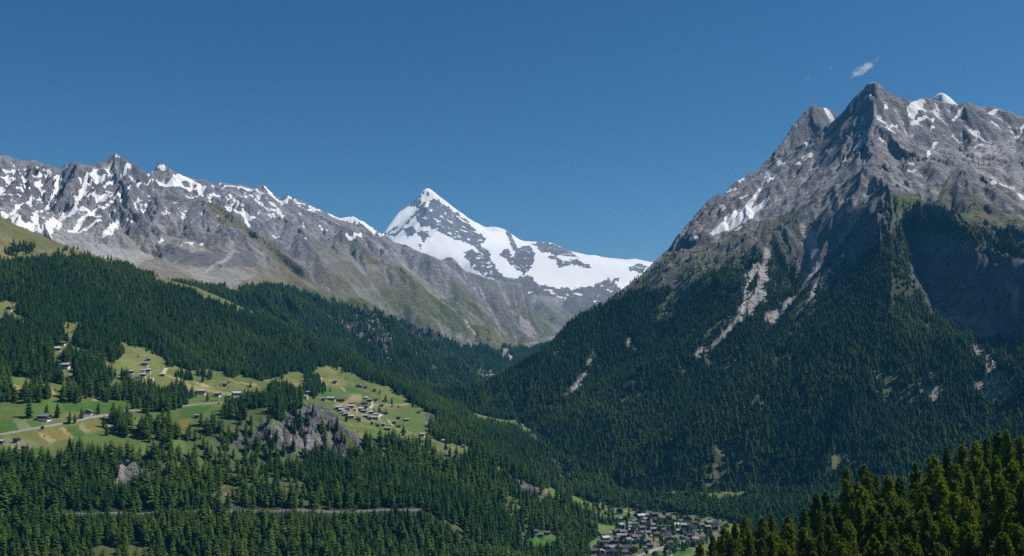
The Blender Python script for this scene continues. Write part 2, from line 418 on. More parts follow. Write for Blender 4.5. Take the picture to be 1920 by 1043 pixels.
for pts, depth, width in (([(670, 580), (700, 640), (760, 690), (820, 725)], 45, 260), ([(760, 600), (800, 650), (850, 700), (890, 730)], 45, 240), ([(600, 560), (640, 620), (700, 670)], 35, 220), ([(860, 640), (890, 680), (905, 720)], 35, 200), ([(550, 480), (600, 540)], 40, 260), ([(690, 470), (720, 540), (740, 590)], 55, 300), ([(780, 490), (830, 540), (850, 600)], 50, 280)):
    m = stroke(pts, width, 3050, 6000); Zb = Zb - depth * (np.clip(m, 0, 1) ** 1.3) * (REG == 4)
# ------------------------------------------------------------------ relief: gullies, ledges, crags
amp = np.select([REG == 0, REG == 1, REG == 2, REG == 3, REG == 4, REG == 5], [0.0, 0.0, 0.10, 0.55, 0.8, 0.5], 0.5).astype(f32)
V = V0; U = U0
amp[(REG == 3) & (V0 < 480)] = 0.95
amp[(REG == 4) & (V0 < 520)] = 1.2
amp[(REG == 4) & (V0 > 470)] = 0.5
amp[(REG == 4) & (V0 > 560)] = 0.8
amp[(REG == 2) & (RR > 1950)] = 0.35
amp[(REG == 2) & (RR < 1300)] = 0.25
glacier = area([(700, 462), (760, 445), (830, 440), (910, 455), (935, 424), (1000, 445), (1030, 460), (1100, 470), (1260, 480), (1260, 525), (1160, 545), (1100, 550), (1000, 535), (900, 500), (800, 480)], 6800, rag=0)
amp[glacier > 0] = 0.12
cliff_big = area([(432, 835), (470, 800), (520, 780), (545, 752), (600, 755), (625, 775), (660, 815), (690, 850), (640, 862), (600, 848), (520, 842)], 1380, 1640, 0)
cliff_low = area([(195, 925), (225, 858), (290, 858), (325, 880), (300, 915), (240, 930)], 1200, 1500, 0)
amp[REG == 2] = np.maximum(amp[REG == 2], 0)
amp = blur2(amp, 5)
S = [Zb.astype(np.float64)]
def relief():
    Z = Zb.copy()
    xs, ys = X.astype(f32), Y.astype(f32)
    drow = np.gradient(R)[:, None]
    gx, gy = gradient(Zb)
    gx, gy = blur2(gx, 3), blur2(gy, 3)
    g0 = np.hypot(gx, gy)
    steep = smooth(g0, 0.12, 0.55).astype(f32)
    warp = 60 * fbm(xs / 400, ys / 400, 3, 5); warq = 60 * fbm(xs / 400 + 50, ys / 400 + 9, 3, 6)
    global GUL
    GUL = np.zeros(Z.shape, f32)
    for k, wave in enumerate((620.0, 300.0, 140.0, 70.0, 36.0)):
        g = np.hypot(gx, gy) + 1e-6
        m = smooth(g, 0.05, 0.4) / g
        va, vs = gullies(xs + warp, ys + warq, (gx * m).astype(f32), (gy * m).astype(f32), wave, 300 + k * 13)
        coh = np.sqrt(va * va + vs * vs)
        tri = (1 - 2 * np.abs(np.arctan2(vs, va)) / math.pi) * coh
        res = smooth(wave / drow, 2.0, 4.5)
        a = wave * (0.085, 0.085, 0.10, 0.12, 0.13)[k] * (1 + (0.0, 0.0, 0.15, 0.2, 0.2)[k] * smooth(amp, 0.6, 0.95))
        Z += tri * a * amp * steep * res
        GUL += tri * (0.5, 0.8, 1.0, 0.9, 0.7)[k] * steep
        if k < 4:
            gx, gy = gradient(Z)
    # crags: blocky ledges where the ground is bare rock
    crag = ridged(xs / 90, ys / 90, 4, 21) - 0.55
    Z += (crag + 0.1) * 15 * amp * smooth(g0, 0.35, 0.8) * smooth(amp, 0.3, 0.8)
    Z += fbm(xs / 38, ys / 38, 3, 31) * 3.0 * amp * smooth(g0, 0.2, 0.6)
    Z += fbm(xs / 60, ys / 60, 3, 35) * 2.0 * (REG == 2) + fbm(xs / 170, ys / 170, 2, 36) * 5.0 * ((REG == 2) & (RR < 1350))
    # cliffs below the terrace
    cl = blur2(np.maximum(cliff_big, cliff_low), 2.0)
    wz = Z + 16 * fbm(xs / 45, ys / 45, 3, 46) + 0.35 * xs
    saw = lambda q: q - np.floor(q)
    wx = xs + 0.35 * ys + 40 * fbm(xs / 60, ys / 60, 3, 47)
    Z += cl * (11 * (0.5 - saw(wx / 62.0)) + 6 * (0.5 - saw((wx + 0.5 * Z) / 23.0)))
    Z += cl * (3.0 * np.sin(wz * (2 * math.pi / 19)) + 2.2 * np.sin(wz * (2 * math.pi / 7.3) + 1.0) + (ridged(xs / 48, ys / 30, 4, 41) - 0.6) * 26)
    return Z
Z = relief()
# keep the summits where they were surveyed
lift = np.zeros_like(Z)
W2 = base_at(AA, RR) * 0
fx = np.clip((AA * F - A0) / CELL, 0, len(ca) - 1).astype(int); fy = np.clip((F * np.log(RR / 1000) - Y0) / CELL, 0, len(cy) - 1).astype(int)
keep = np.clip(blur2((W >= 2) * 1.0, 2.6) * 5, 0, 1)[fy, fx]
jag = (ridged(X.astype(f32) / 55, Y.astype(f32) / 55, 3, 61) - 0.5) * 15 + fbm(X.astype(f32) / 22, Y.astype(f32) / 22, 2, 66) * 4
snowy_crest = (REG == 5)
Z = Z * (1 - 0.85 * keep) + (Zb + jag * np.where(snowy_crest, 0.35, 1.0)) * 0.85 * keep
# bring the surveyed crests back to their measured heights
def crest_fix(Z):
    num = np.zeros_like(G); den = np.zeros_like(G)
    for pts, sharp in LINES:
        if sharp < 2: continue
        for (a0, r0, z0), (a1, r1, z1) in zip(pts[:-1], pts[1:]):
            n = int(max(abs(a1 - a0) * F, abs(math.log(r1 / r0)) * F) / 2) + 2
            for t in np.linspace(0, 1, n):
                a, r_, z_ = a0 + (a1 - a0) * t, r0 + (r1 - r0) * t, z0 + (z1 - z0) * t
                i, j = int(round((a * F - A0) / CELL)), int(round((F * math.log(r_ / 1000) - Y0) / CELL))
                if 0 <= i < len(ca) and 0 <= j < len(cy):
                    ii = int(np.clip(round((a - AZ[0]) / (AZ[1] - AZ[0])), 0, NA - 1)); jj = int(np.clip(np.searchsorted(R, r_), 1, NR - 2))
                    num[j, i] += z_ - Z[jj - 1:jj + 2, max(ii - 1, 0):ii + 2].max(); den[j, i] += 1
    bn, bd = blur2(num, 1.6), blur2(den, 1.6)
    c = np.where(bd > 1e-4, bn / np.maximum(bd, 1e-4), 0) * np.clip(bd * 8, 0, 1)
    fxx = np.clip((AA * F - A0) / CELL, 0, len(ca) - 1.001); fyy = np.clip((F * np.log(RR / 1000) - Y0) / CELL, 0, len(cy) - 1.001)
    ix, iy = fxx.astype(int), fyy.astype(int); tx, ty = fxx - ix, fyy - iy
    return Z + c[iy, ix] * (1 - tx) * (1 - ty) + c[iy, ix + 1] * tx * (1 - ty) + c[iy + 1, ix] * (1 - tx) * ty + c[iy + 1, ix + 1] * tx * ty
Z = crest_fix(Z)
U, V = project(X, Y, Z)
gxf, gyf = gradient(Z)
SL = np.hypot(gxf, gyf)
ASP = -(gxf * math.sin(SUN_AZ) + gyf * math.cos(SUN_AZ)) / (SL + 1e-6)
CURV = (blur2(Z, 4) - Z)                   # hollows are positive
CURV_L = (blur2(Z, 11) - Z)


TANS = (Z - CAM_Z) / RR
TMAX = np.maximum.accumulate(TANS, axis=0)
# ------------------------------------------------------------------ what covers the ground
COL = np.zeros(X.shape + (3,), f32); SNOW = np.zeros(X.shape, f32); ROCK = np.zeros(X.shape, f32)
FD = np.zeros(X.shape, f32)                 # density of conifers
xs, ys = X.astype(f32), Y.astype(f32)
n_big = fbm(xs / 260, ys / 260, 4, 71); n_mid = fbm(xs / 70, ys / 70, 4, 75); n_sml = fbm(xs / 18, ys / 18, 3, 79)
n_str = fbm(xs / 45 + Z / 30, ys / 45 - Z / 25, 3, 83)
def paint(mask, rgb, amount=1.0):
    m = (np.clip(mask, 0, 1) * amount)[..., None]
    COL[...] = COL * (1 - m) + np.array(rgb, f32) * m
def vary(k): return (1 + k * n_mid + 0.5 * k * n_sml)[..., None]

ROCK_C, ROCK_D, ROCK_W = (0.225, 0.214, 0.220), (0.115, 0.112, 0.120), (0.30, 0.282, 0.282)
SCREE, ALP, ALPG, BROWN = (0.275, 0.262, 0.252), (0.125, 0.118, 0.050), (0.085, 0.105, 0.038), (0.170, 0.150, 0.105)
FLOOR_SHADED = (0.028, 0.036, 0.014)  # forest floor, its colour darkened to hold the shade under the trees
MEADOW, LUSH, TAN, OCHRE, PALE = (0.092, 0.125, 0.030), (0.050, 0.115, 0.016), (0.285, 0.225, 0.110), (0.165, 0.140, 0.035), (0.165, 0.175, 0.095)

steep_m = smooth(SL + 0.25 * n_mid, 0.75, 1.15)
# foreground hill, valley, hillside
paint(REG == 0, FLOOR_SHADED)
paint(REG == 1, (0.11, 0.15, 0.04))
hs = (REG == 2)
paint(hs, MEADOW); paint(hs & (n_mid > 0.05), (0.145, 0.145, 0.048), 0.7); paint(hs & (n_big > 0.15), (0.10, 0.135, 0.035), 0.7)
alp = hs & (V < 600) & (RR > 2250)
paint(alp, (0.120, 0.118, 0.045)); paint(alp & (n_mid > 0.12), (0.150, 0.128, 0.065), 0.8)
# right massif: rock, rubble, alp, forest floor
rm = (REG == 3)
paint(rm, ROCK_C)
paint(rm * smooth(n_big + 0.4 * n_mid, -0.1, 0.35), ROCK_W, 0.7)
paint(rm * steep_m, ROCK_D, 0.75)
paint(rm * smooth(CURV_L + 2.0 * n_mid, 1.0, 4.5) * (1 - steep_m), SCREE, 0.8)
sub = area([(1190, 525), (1260, 478), (1340, 452), (1420, 425), (1480, 390), (1520, 420), (1600, 395), (1640, 360), (1660, 352), (1780, 380), (1830, 375), (1960, 420), (2300, 520), (1900, 470), (1780, 415), (1700, 410), (1640, 460), (1500, 540), (1300, 560), (1160, 590), (1100, 600), (1140, 570)], 1900, 3500, 8, 20)
paint(rm * sub * (1 - steep_m), (0.118, 0.112, 0.060), 0.85); paint(rm * sub * (n_mid > -0.12) * (1 - 0.7 * steep_m), ALPG, 0.9)
paint(rm * sub * (n_sml > 0.2), (0.17, 0.155, 0.12), 0.6)
paint(rm * area([(1300, 450), (1400, 425), (1460, 395), (1420, 432), (1340, 462), (1260, 490), (1215, 515)], 2900, 3600, 4), (0.165, 0.150, 0.118), 0.9)
paint(rm * area([(1660, 360), (1690, 366), (1750, 390), (1795, 400), (1720, 404), (1685, 396), (1672, 378)], 2700, 3300, 3), (0.098, 0.118, 0.030), 0.95)
paint(rm * area([(1740, 340), (1800, 345), (1860, 370), (1930, 410), (2000, 440), (1930, 450), (1850, 420), (1760, 385)], 1900, 3600, 8, 20), (0.125, 0.122, 0.070), 0.75)
for pts, w in (([(1661, 203), (1669, 238), (1687, 261), (1700, 285)], 16), ([(1698, 275), (1732, 307), (1761, 318), (1804, 350), (1847, 370), (1890, 387)], 26), ([(1709, 223), (1715, 255), (1738, 301)], 20),
               ([(1750, 195), (1790, 255), (1833, 301), (1850, 335)], 18), ([(1800, 300), (1830, 335), (1880, 375)], 14), ([(1840, 310), (1880, 345), (1925, 392)], 55), ([(1880, 270), (1905, 310), (1930, 340)], 14), ([(1460, 400), (1420, 430), (1330, 470), (1250, 500)], 9)):
    m = stroke(pts, w, 2700, 4200, 8); paint(m, (0.27, 0.255, 0.235), 0.9)
forest_r = area([(900, 740), (925, 706), (962, 684), (1000, 664), (1047, 622), (1116, 580), (1163, 560), (1205, 545), (1245, 538), (1290, 528), (1330, 512), (1375, 494), (1420, 474), (1455, 478), (1490, 505), (1515, 525), (1560, 508), (1600, 488),
                 (1640, 460), (1676, 425), (1700, 404), (1780, 404), (1850, 432), (1920, 460), (2300, 540), (2300, 1100), (960, 1100), (890, 790)], 1700, 3600, 7, 16) * rm
cliff_r = area([(1702, 440), (1760, 440), (1850, 464), (1930, 492), (2250, 545), (2250, 690), (1930, 660), (1900, 640), (1860, 640), (1800, 604), (1752, 594), (1728, 565), (1706, 510)], 1800, 3100, 5, 14) * rm
paint(forest_r, FLOOR_SHADED)
paint(cliff_r, (0.145, 0.150, 0.160)); paint(cliff_r * (n_mid > 0.1), (0.10, 0.105, 0.11))
shrub = forest_r * smooth(V + 30 * n_big, 600, 520)
FD = np.maximum(FD, forest_r * (1 - cliff_r) * (1 - 0.55 * shrub * (n_mid > -0.1)))
FD = np.maximum(FD, rm * sub * 0.10 * smooth(V, 440, 520))
FD = np.maximum(FD, cliff_r * 0.05)
broken_shade = area([(1490, 470), (1520, 420), (1590, 390), (1650, 370), (1680, 395), (1670, 430), (1600, 500), (1540, 540), (1500, 530)], 2500, 3400, 6) * rm
paint(broken_shade, ROCK_D); paint(broken_shade * smooth(-GUL + n_mid, 0.5, 1.0), (0.29, 0.265, 0.24), 0.8); FD = np.where((broken_shade > 0) & (n_mid < 0.15), 0.28, np.where(broken_shade > 0, 0.03, FD))  # shade of this broken slope painted in as dark rock, with light streaks
def bare(m, rgb, keep=0.0, amount=1.0):
    global FD
    paint(m, rgb, amount); FD = FD * (1 - np.clip(m * 2.4, 0, 1) * (1 - keep))
LIGHT_R = (0.42, 0.385, 0.35)
for pts, w in (([(1506, 425), (1520, 450), (1527, 475), (1530, 505), (1500, 550), (1470, 575), (1442, 600)], 26), ([(1498, 590), (1520, 560), (1530, 535)], 8), ([(1394, 588), (1371, 615), (1357, 629), (1306, 666)], 9), ([(1440, 470), (1428, 520), (1424, 555), (1395, 588)], 16),
               ([(1404, 530), (1400, 560), (1386, 596)], 12), ([(1098, 703), (1079, 727), (1058, 743)], 14), ([(1112, 660), (1102, 690), (1092, 705)], 8), ([(1180, 640), (1190, 655)], 10), ([(1270, 560), (1262, 580)], 8)):
    bare(stroke(pts, w * 0.9, 2000, 3700, 6), LIGHT_R); FD = FD * (1 - 0.9 * np.clip(stroke(pts, w + 12, 2000, 3700, 6), 0, 1))
bare(area([(1398, 500), (1436, 488), (1440, 560), (1412, 590), (1380, 606), (1392, 570), (1402, 540)], 2300, 3300, 7) * (n_mid > -0.15), LIGHT_R, 0.1)
for pts, w in (([(1204, 676), (1176, 699), (1111, 740), (1072, 773)], 11), ([(1010, 717), (977, 743)], 12), ([(1028, 768), (996, 789)], 12), ([(1060, 640), (1040, 665)], 9), ([(1290, 690), (1240, 720)], 5)):
    bare(stroke(pts, w, 2000, 3700, 5), (0.12, 0.135, 0.055), 0.15)
for pts, w in (([(1785, 592), (1810, 607), (1835, 617), (1860, 627)], 26), ([(1830, 655), (1850, 675), (1860, 692), (1880, 717)], 24), ([(1842, 722), (1872, 737), (1897, 744)], 30), ([(1900, 708), (1888, 735)], 16), ([(1887, 533), (1902, 545), (1900, 570), (1906, 600)], 14), ([(1740, 580), (1755, 602)], 18), ([(1740, 620), (1762, 640)], 9),
               ([(1842, 650), (1872, 662)], 30), ([(1728, 715), (1745, 730), (1758, 750)], 22), ([(1735, 690), (1755, 700)], 14), ([(1880, 650), (1905, 690)], 12)):
    bare(stroke(pts, w, 1800, 3300, 9), (0.30, 0.275, 0.235), 0.1)
bare(stroke([(1800, 612), (1835, 625)], 22, 1800, 3300, 6), (0.15, 0.15, 0.06), 0.2, 0.8)
thin = area([(1500, 840), (1560, 825), (1620, 845), (1625, 890), (1560, 905), (1510, 890)], 1800, 2500, 8); FD *= 1 - 0.6 * thin * (n_mid > -0.1); paint(thin * (n_mid > -0.1), (0.10, 0.12, 0.045))
thin = area([(1210, 860), (1330, 800), (1420, 820), (1400, 900), (1250, 900)], 1900, 2800, 8); FD *= 1 - 0.35 * thin * (n_mid > 0.1)

rm_hi = rm * (1 - forest_r) * (1 - cliff_r)
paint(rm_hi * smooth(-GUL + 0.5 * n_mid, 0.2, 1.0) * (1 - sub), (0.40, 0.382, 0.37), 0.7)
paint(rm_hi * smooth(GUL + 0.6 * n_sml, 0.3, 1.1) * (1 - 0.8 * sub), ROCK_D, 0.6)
vh = area([(880, 745), (896, 705), (935, 672), (1000, 640), (1075, 610), (1075, 690), (960, 725)], 3250, 5400, 4) * rm
paint(vh, FLOOR_SHADED); FD = np.maximum(FD, vh * 0.9)
# left massif
lm = (REG == 4)
paint(lm, ROCK_C)
paint(lm * smooth(n_big + 0.5 * n_mid, 0.0, 0.4), (0.165, 0.160, 0.165), 0.7)
paint(lm * steep_m, ROCK_D, 0.55)
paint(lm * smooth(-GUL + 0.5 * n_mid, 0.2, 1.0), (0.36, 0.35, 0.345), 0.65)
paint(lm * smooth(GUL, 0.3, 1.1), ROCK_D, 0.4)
hi = lm * smooth(V, 520, 470) * (RR < 5300)
low = lm * smooth(V + 22 * n_big, 430, 520) * (RR < 5600)
paint(low * (1 - 0.5 * steep_m), BROWN, 0.85); paint(low * smooth(n_mid + n_big, -0.05, 0.3), ALP, 0.85); paint(low * smooth(V + 40 * n_big, 500, 590), ALPG, 0.55)
paint(low * smooth(CURV_L + 3 * n_mid, 2, 6), SCREE, 0.6)
paint(lm * smooth(n_str, 0.12, 0.3) * low, (0.19, 0.17, 0.15), 0.5)
paint(area([(360, 372), (410, 380), (470, 425), (540, 480), (600, 540), (540, 520), (470, 450), (400, 400)], 3800, 5000, 8, 20), (0.150, 0.135, 0.075), 0.85)
talus = area([(10, 420), (60, 418), (110, 412), (170, 420), (215, 425), (250, 432), (300, 445), (340, 462), (300, 472), (250, 490), (180, 480), (100, 455)], 3050, 4700, 7, 18)
paint(talus, (0.30, 0.295, 0.285), 0.95)
paint(area([(215, 430), (420, 452), (440, 470), (300, 476), (240, 500)], 3050, 4700, 7, 18), (0.25, 0.235, 0.215), 0.8)
band = area([(262, 470), (300, 462), (380, 470), (470, 470), (490, 490), (470, 500), (380, 500), (300, 488)], 3050, 4600, 6, 14)
paint(band, ROCK_D, 0.9)
for pts in ([(245, 425), (330, 440), (370, 448), (395, 460)], ):
    paint(stroke(pts, 50, 3050, 5000, 14), ROCK_D, 0.8)
paint(area([(350, 505), (430, 500), (480, 520), (420, 540), (360, 522)], 3050, 4300, 6), SCREE, 0.6)
for pts, w in (([(432, 440), (436, 470), (420, 490), (390, 505), (365, 515)], 16), ([(228, 455), (240, 478), (247, 490)], 7), ([(290, 455), (262, 475), (250, 490)], 10), ([(380, 400), (355, 420), (335, 440)], 9), ([(350, 385), (325, 415), (310, 435)], 8), ([(320, 380), (290, 415), (280, 430)], 8)):
    paint(stroke(pts, w, 3050, 5000, 5), (0.30, 0.29, 0.275), 0.9)
paint(stroke([(838, 500), (836, 530), (840, 560)], 45, 4500, 6200, 15), (0.27, 0.265, 0.26), 0.9)
paint(area([(775, 480), (830, 500), (835, 540), (780, 515), (740, 480)], 4300, 6200, 6), (0.24, 0.235, 0.23), 0.7)
paint(area([(860, 515), (985, 535), (1060, 570), (1000, 560), (900, 540)], 4800, 7000, 6), (0.195, 0.19, 0.185), 0.8)
paint(area([(900, 560), (1000, 575), (1110, 560), (1080, 600), (1040, 628), (980, 610), (930, 590)], 4300, 7200, 8), (0.15, 0.142, 0.115), 0.7)
gl = area([(800, 560), (850, 560), (1000, 590), (1040, 625), (1000, 640), (900, 640), (840, 610)], 3900, 6600, 10, 22) * (n_mid > -0.05); paint(gl, ALPG, 0.75)
paint(area([(965, 590), (990, 600), (1005, 625), (1000, 640), (985, 620)], 4500, 6600, 5) * (n_mid > -0.2), (0.29, 0.265, 0.25), 0.9)
forest_l = area([(300, 530), (440, 548), (470, 538), (500, 534), (560, 550), (650, 574), (700, 588), (760, 602), (810, 622), (850, 640), (890, 655), (940, 655), (1000, 650), (1040, 632), (1060, 600), (1060, 700), (930, 720), (900, 760), (700, 740), (400, 640)], 2700, 5600, 6, 14) * (lm | (REG == 2) * (RR > DIP - 150))
cl_l = (area([(640, 600), (690, 590), (730, 610), (740, 650), (720, 660), (690, 640), (650, 630)], 3000, 4600, 6) + area([(770, 612), (850, 628), (895, 655), (880, 660), (840, 650), (790, 640), (760, 625)], 3000, 5000, 6) + area([(700, 640), (725, 640), (735, 660), (715, 672)], 3000, 4600, 5))
cl_l = np.clip(cl_l, 0, 1)
forest_l = np.maximum(forest_l, lm * (RR < 3700) * (V > 610) * 0.95)
paint(forest_l, FLOOR_SHADED)
paint(cl_l * (n_sml + n_mid > -0.15), (0.20, 0.165, 0.145))
FD = np.maximum(FD, forest_l * (1 - cl_l * 0.75))
paint(area([(905, 620), (960, 640), (1030, 650), (1000, 660), (930, 650)], 4000, 6400, 5), (0.15, 0.145, 0.065), 0.8)
FD *= 1 - 0.75 * area([(905, 622), (960, 642), (1030, 648), (1000, 658), (930, 648)], 4000, 6400, 5)
for pts, w in (([(948, 657), (956, 666), (960, 676)], 22), ([(780, 660), (785, 675)], 16), ([(872, 600), (880, 615), (890, 625)], 14)):
    bare(stroke(pts, w, 3000, 6000, 6), (0.40, 0.38, 0.36))
bare(area([(890, 698), (925, 696), (960, 703), (930, 712), (905, 714)], 3300, 4800, 4), (0.16, 0.15, 0.08), 0.2)
bare(area([(840, 718), (880, 715), (900, 722), (870, 730)], 3000, 4000, 5) * (n_mid > 0), (0.16, 0.15, 0.09), 0.3)

# snow of the left massif: couloirs, fans, speckle
sn = np.zeros(X.shape, f32)
L = (3000, 5150)
for pts, w in (([(108, 329), (107, 348), (97, 367), (94, 375), (69, 398), (60, 412)], 14), ([(181, 318), (160, 337), (161, 344), (152, 360), (144, 377), (140, 389), (121, 408)], 20), ([(148, 334), (158, 340)], 10), ([(7, 402), (34, 417), (72, 420), (103, 410), (138, 398), (165, 395)], 34),
               ([(61, 370), (34, 387), (9, 403)], 15), ([(283, 335), (260, 345), (238, 358)], 17), ([(210, 380), (172, 400), (150, 416), (130, 434)], 22), ([(188, 413), (170, 424), (147, 437)], 18), ([(216, 420), (208, 432), (195, 443)], 26), ([(66, 400), (70, 428)], 24), ([(120, 400), (108, 430)], 12), ([(90, 415), (75, 432)], 9),
               ([(44, 357), (32, 352), (56, 352)], 18), ([(6, 364), (22, 365), (38, 368)], 20), ([(8, 322), (20, 322)], 14), ([(25, 322), (45, 334)], 10), ([(70, 313), (82, 320), (94, 330)], 14), ([(20, 306), (32, 313)], 10), ([(62, 335), (76, 326)], 12), ([(45, 346), (60, 343)], 12), ([(170, 345), (196, 330)], 18), ([(164, 368), (182, 354)], 14),
               ([(200, 302), (208, 308), (200, 316)], 10), ([(186, 322), (205, 312)], 12), ([(218, 292), (224, 296)], 10), ([(233, 318), (250, 310)], 10), ([(240, 410), (260, 440)], 4), ([(215, 372), (224, 364)], 9), ([(228, 380), (240, 366)], 12), ([(0, 335), (8, 332)], 10), ([(300, 455), (310, 450)], 10), ([(340, 460), (380, 458)], 10), ([(355, 455), (362, 462)], 10), ([(195, 350), (210, 340)], 9), ([(0, 310), (4, 308)], 10)):
    sn = np.maximum(sn, stroke(pts, w * 0.78, *L, rag=6))
Q = (5000, 6500)
for pts, w in (([(290, 338), (320, 345), (345, 350), (375, 356)], 60), ([(330, 332), (360, 340), (380, 352)], 50), ([(370, 350), (378, 366)], 22), ([(276, 328), (286, 320)], 16), ([(296, 312), (306, 315)], 22), ([(395, 365), (410, 372)], 18), ([(422, 386), (445, 398), (460, 408), (464, 420)], 26), ([(455, 395), (462, 402), (470, 410)], 20), ([(474, 408), (488, 400)], 16), ([(404, 346), (412, 345)], 12),
               ([(480, 355), (497, 365)], 22), ([(467, 366), (482, 378), (500, 392), (506, 396)], 14), ([(510, 392), (525, 400), (530, 408)], 36), ([(545, 372), (570, 382), (600, 394), (640, 412)], 22), ([(560, 386), (590, 396)], 18), ([(650, 440), (660, 450), (675, 440)], 24), ([(655, 408), (680, 420), (705, 434)], 26), ([(640, 410), (665, 412)], 30), ([(570, 425), (568, 418)], 12), ([(512, 443), (524, 445)], 16), ([(560, 445), (580, 455)], 10), ([(600, 425), (612, 432)], 14), ([(590, 392), (621, 404), (640, 411), (665, 409), (692, 425), (715, 440)], 44), ([(400, 351), (425, 348), (455, 352), (480, 356)], 20), ([(500, 354), (517, 373), (534, 381), (552, 376), (570, 382), (590, 393)], 30), ([(430, 362), (445, 376), (455, 386)], 16), ([(500, 372), (512, 384), (524, 394)], 18)):
    sn = np.maximum(sn, stroke(pts, w * 0.85, *Q, rag=8))
SNOW = np.maximum(SNOW, sn)
speck = lm * smooth(V, 450, 395) * np.clip(0.20 + CURV * 0.05 + 0.75 * n_mid * (n_mid > 0) + 0.6 * n_sml * (n_sml > 0), 0, 1) * (SL < 1.4)
SNOW = np.maximum(SNOW, speck * 0.82 * (U < 300) + speck * 0.7 * (U >= 300))
# snow of the right massif
sr = np.zeros(X.shape, f32)
for p in ([(1329, 438), (1355, 417), (1364, 403), (1395, 388), (1412, 368), (1433, 340), (1437, 314), (1441, 328), (1427, 360), (1415, 379), (1407, 390), (1424, 385), (1446, 362), (1440, 377), (1414, 404), (1401, 415), (1369, 430), (1338, 442)],
          [(1698, 200), (1726, 184), (1738, 188), (1722, 205), (1714, 224), (1705, 215)], [(1783, 226), (1808, 196), (1802, 212), (1788, 230)], [(1748, 194), (1758, 192), (1756, 203)], [(1648, 195), (1666, 200), (1662, 205)], [(1352, 384), (1362, 388), (1350, 396)]):
    sr = np.maximum(sr, area(p, 2900, 4300, 2.5, 6))
for pts, w in (([(1602, 280), (1620, 267)], 12), ([(1618, 258), (1622, 262)], 8), ([(1698, 308), (1710, 307)], 12), ([(1705, 321), (1716, 320)], 8), ([(1757, 268), (1744, 283), (1741, 300)], 10), ([(1863, 342), (1895, 352), (1918, 372)], 16), ([(1853, 213), (1868, 206)], 12), ([(1710, 232), (1728, 224)], 9), ([(1732, 221), (1750, 222)], 10), ([(1745, 240), (1752, 238)], 8), ([(1362, 358), (1378, 354)], 12), ([(1385, 340), (1395, 335)], 10),
               ([(1460, 303), (1470, 306)], 14), ([(1440, 338), (1455, 330)], 14), ([(1505, 295), (1520, 288)], 12), ([(1492, 308), (1500, 306)], 12), ([(1506, 270), (1514, 272)], 10), ([(1510, 300), (1520, 290)], 14), ([(1424, 362), (1436, 350)], 8), ([(1380, 395), (1390, 390)], 9), ([(1386, 372), (1400, 368)], 8), ([(1296, 450), (1310, 446)], 8), ([(1380, 432), (1390, 427)], 6), ([(1828, 275), (1840, 272)], 9), ([(1868, 288), (1878, 286)], 9), ([(1549, 206), (1560, 216)], 20), ([(1622, 180), (1632, 178)], 7), ([(1670, 238), (1682, 236)], 8), ([(1580, 305), (1585, 298)], 8)):
    sr = np.maximum(sr, stroke(pts, w, 2600, 4400, rag=4))
SNOW = np.maximum(SNOW, sr)
SNOW = np.maximum(SNOW, rm * smooth(V, 330, 240) * np.clip(0.14 + CURV * 0.06 + 0.75 * n_mid * (n_mid > 0.15), 0, 0.68) * (SL < 1.3))

# snow mountain: snow with bare rock
sm = (REG == 5)
paint(sm, (0.17, 0.165, 0.17))
rk = np.zeros(X.shape, f32)
D = (6300, 12400)
for p in ([(766, 384), (787, 366), (800, 389), (812, 372), (827, 375), (838, 389), (853, 397), (872, 409), (884, 423), (907, 444), (910, 453), (892, 461), (861, 450), (833, 438), (807, 430), (787, 423), (778, 407), (787, 400), (775, 392)],
          [(758, 430), (775, 425), (778, 437), (764, 444)], [(786, 436), (800, 432), (808, 442), (795, 451)], [(876, 476), (890, 474), (905, 484), (917, 490), (927, 500), (948, 526), (930, 521), (905, 516), (885, 496)], [(888, 460), (903, 461), (918, 480), (928, 497), (915, 490)],
          [(941, 476), (956, 470), (965, 482), (972, 469), (989, 465), (999, 481), (991, 501), (979, 512), (968, 503), (956, 489)], [(1003, 458), (1039, 455), (1058, 468), (1077, 481), (1051, 477), (1024, 473)], [(1036, 482), (1048, 479), (1055, 489), (1080, 487), (1103, 503), (1082, 496), (1053, 499)], [(1184, 500), (1196, 496), (1210, 500), (1200, 510), (1184, 508)],
          [(930, 520), (970, 520), (993, 516), (1012, 532), (1047, 541), (1100, 541), (1125, 528), (1140, 522), (1155, 535), (1172, 552), (1150, 640), (900, 640)], [(1148, 524), (1160, 523), (1158, 529), (1147, 530)]):
    cx, cy_ = sum(q[0] for q in p) / len(p), sum(q[1] for q in p) / len(p); k_ = 1.0 if len(p) > 11 else 1.22
    p = [(cx + (q[0] - cx) * k_, cy_ + (q[1] - cy_) * k_) for q in p]
    rk = np.maximum(rk, area(p, *D, rag=3.5, wave=7))
for pts, w in (([(729, 435), (746, 425)], 26), ([(741, 441), (770, 411), (783, 396)], 34), ([(720, 440), (735, 440)], 40), ([(953, 436), (960, 450), (968, 470)], 50), ([(795, 360), (803, 363)], 22), ([(745, 397), (765, 385)], 14), ([(786, 458), (790, 468)], 16)):
    rk = np.maximum(rk, stroke(pts, w, *D, rag=12))
streak = fbm(xs / 34 + Z / 60, ys / 60 + Z / 110, 3, 97)
ssn = np.where(rk > 0.3, np.clip(0.04 + 0.9 * streak * (streak > 0) + 0.6 * n_sml * (n_sml > 0) + (ASP > 0.6) * 0.12, 0, 0.95), 1.0)
apr = sm * area([(930, 520), (1000, 535), (1100, 545), (1172, 552), (1150, 640), (900, 640)], 6000, 9000, 4)
ssn = np.where(apr > 0, np.clip(0.12 + 1.1 * n_mid * (n_mid > 0) + 0.4 * n_sml - 0.25 * smooth(V, 545, 590), 0, 1), ssn)
SNOW = np.where(sm, ssn, SNOW)
paint(sm * smooth(V, 540, 590), (0.16, 0.155, 0.145), 0.8)
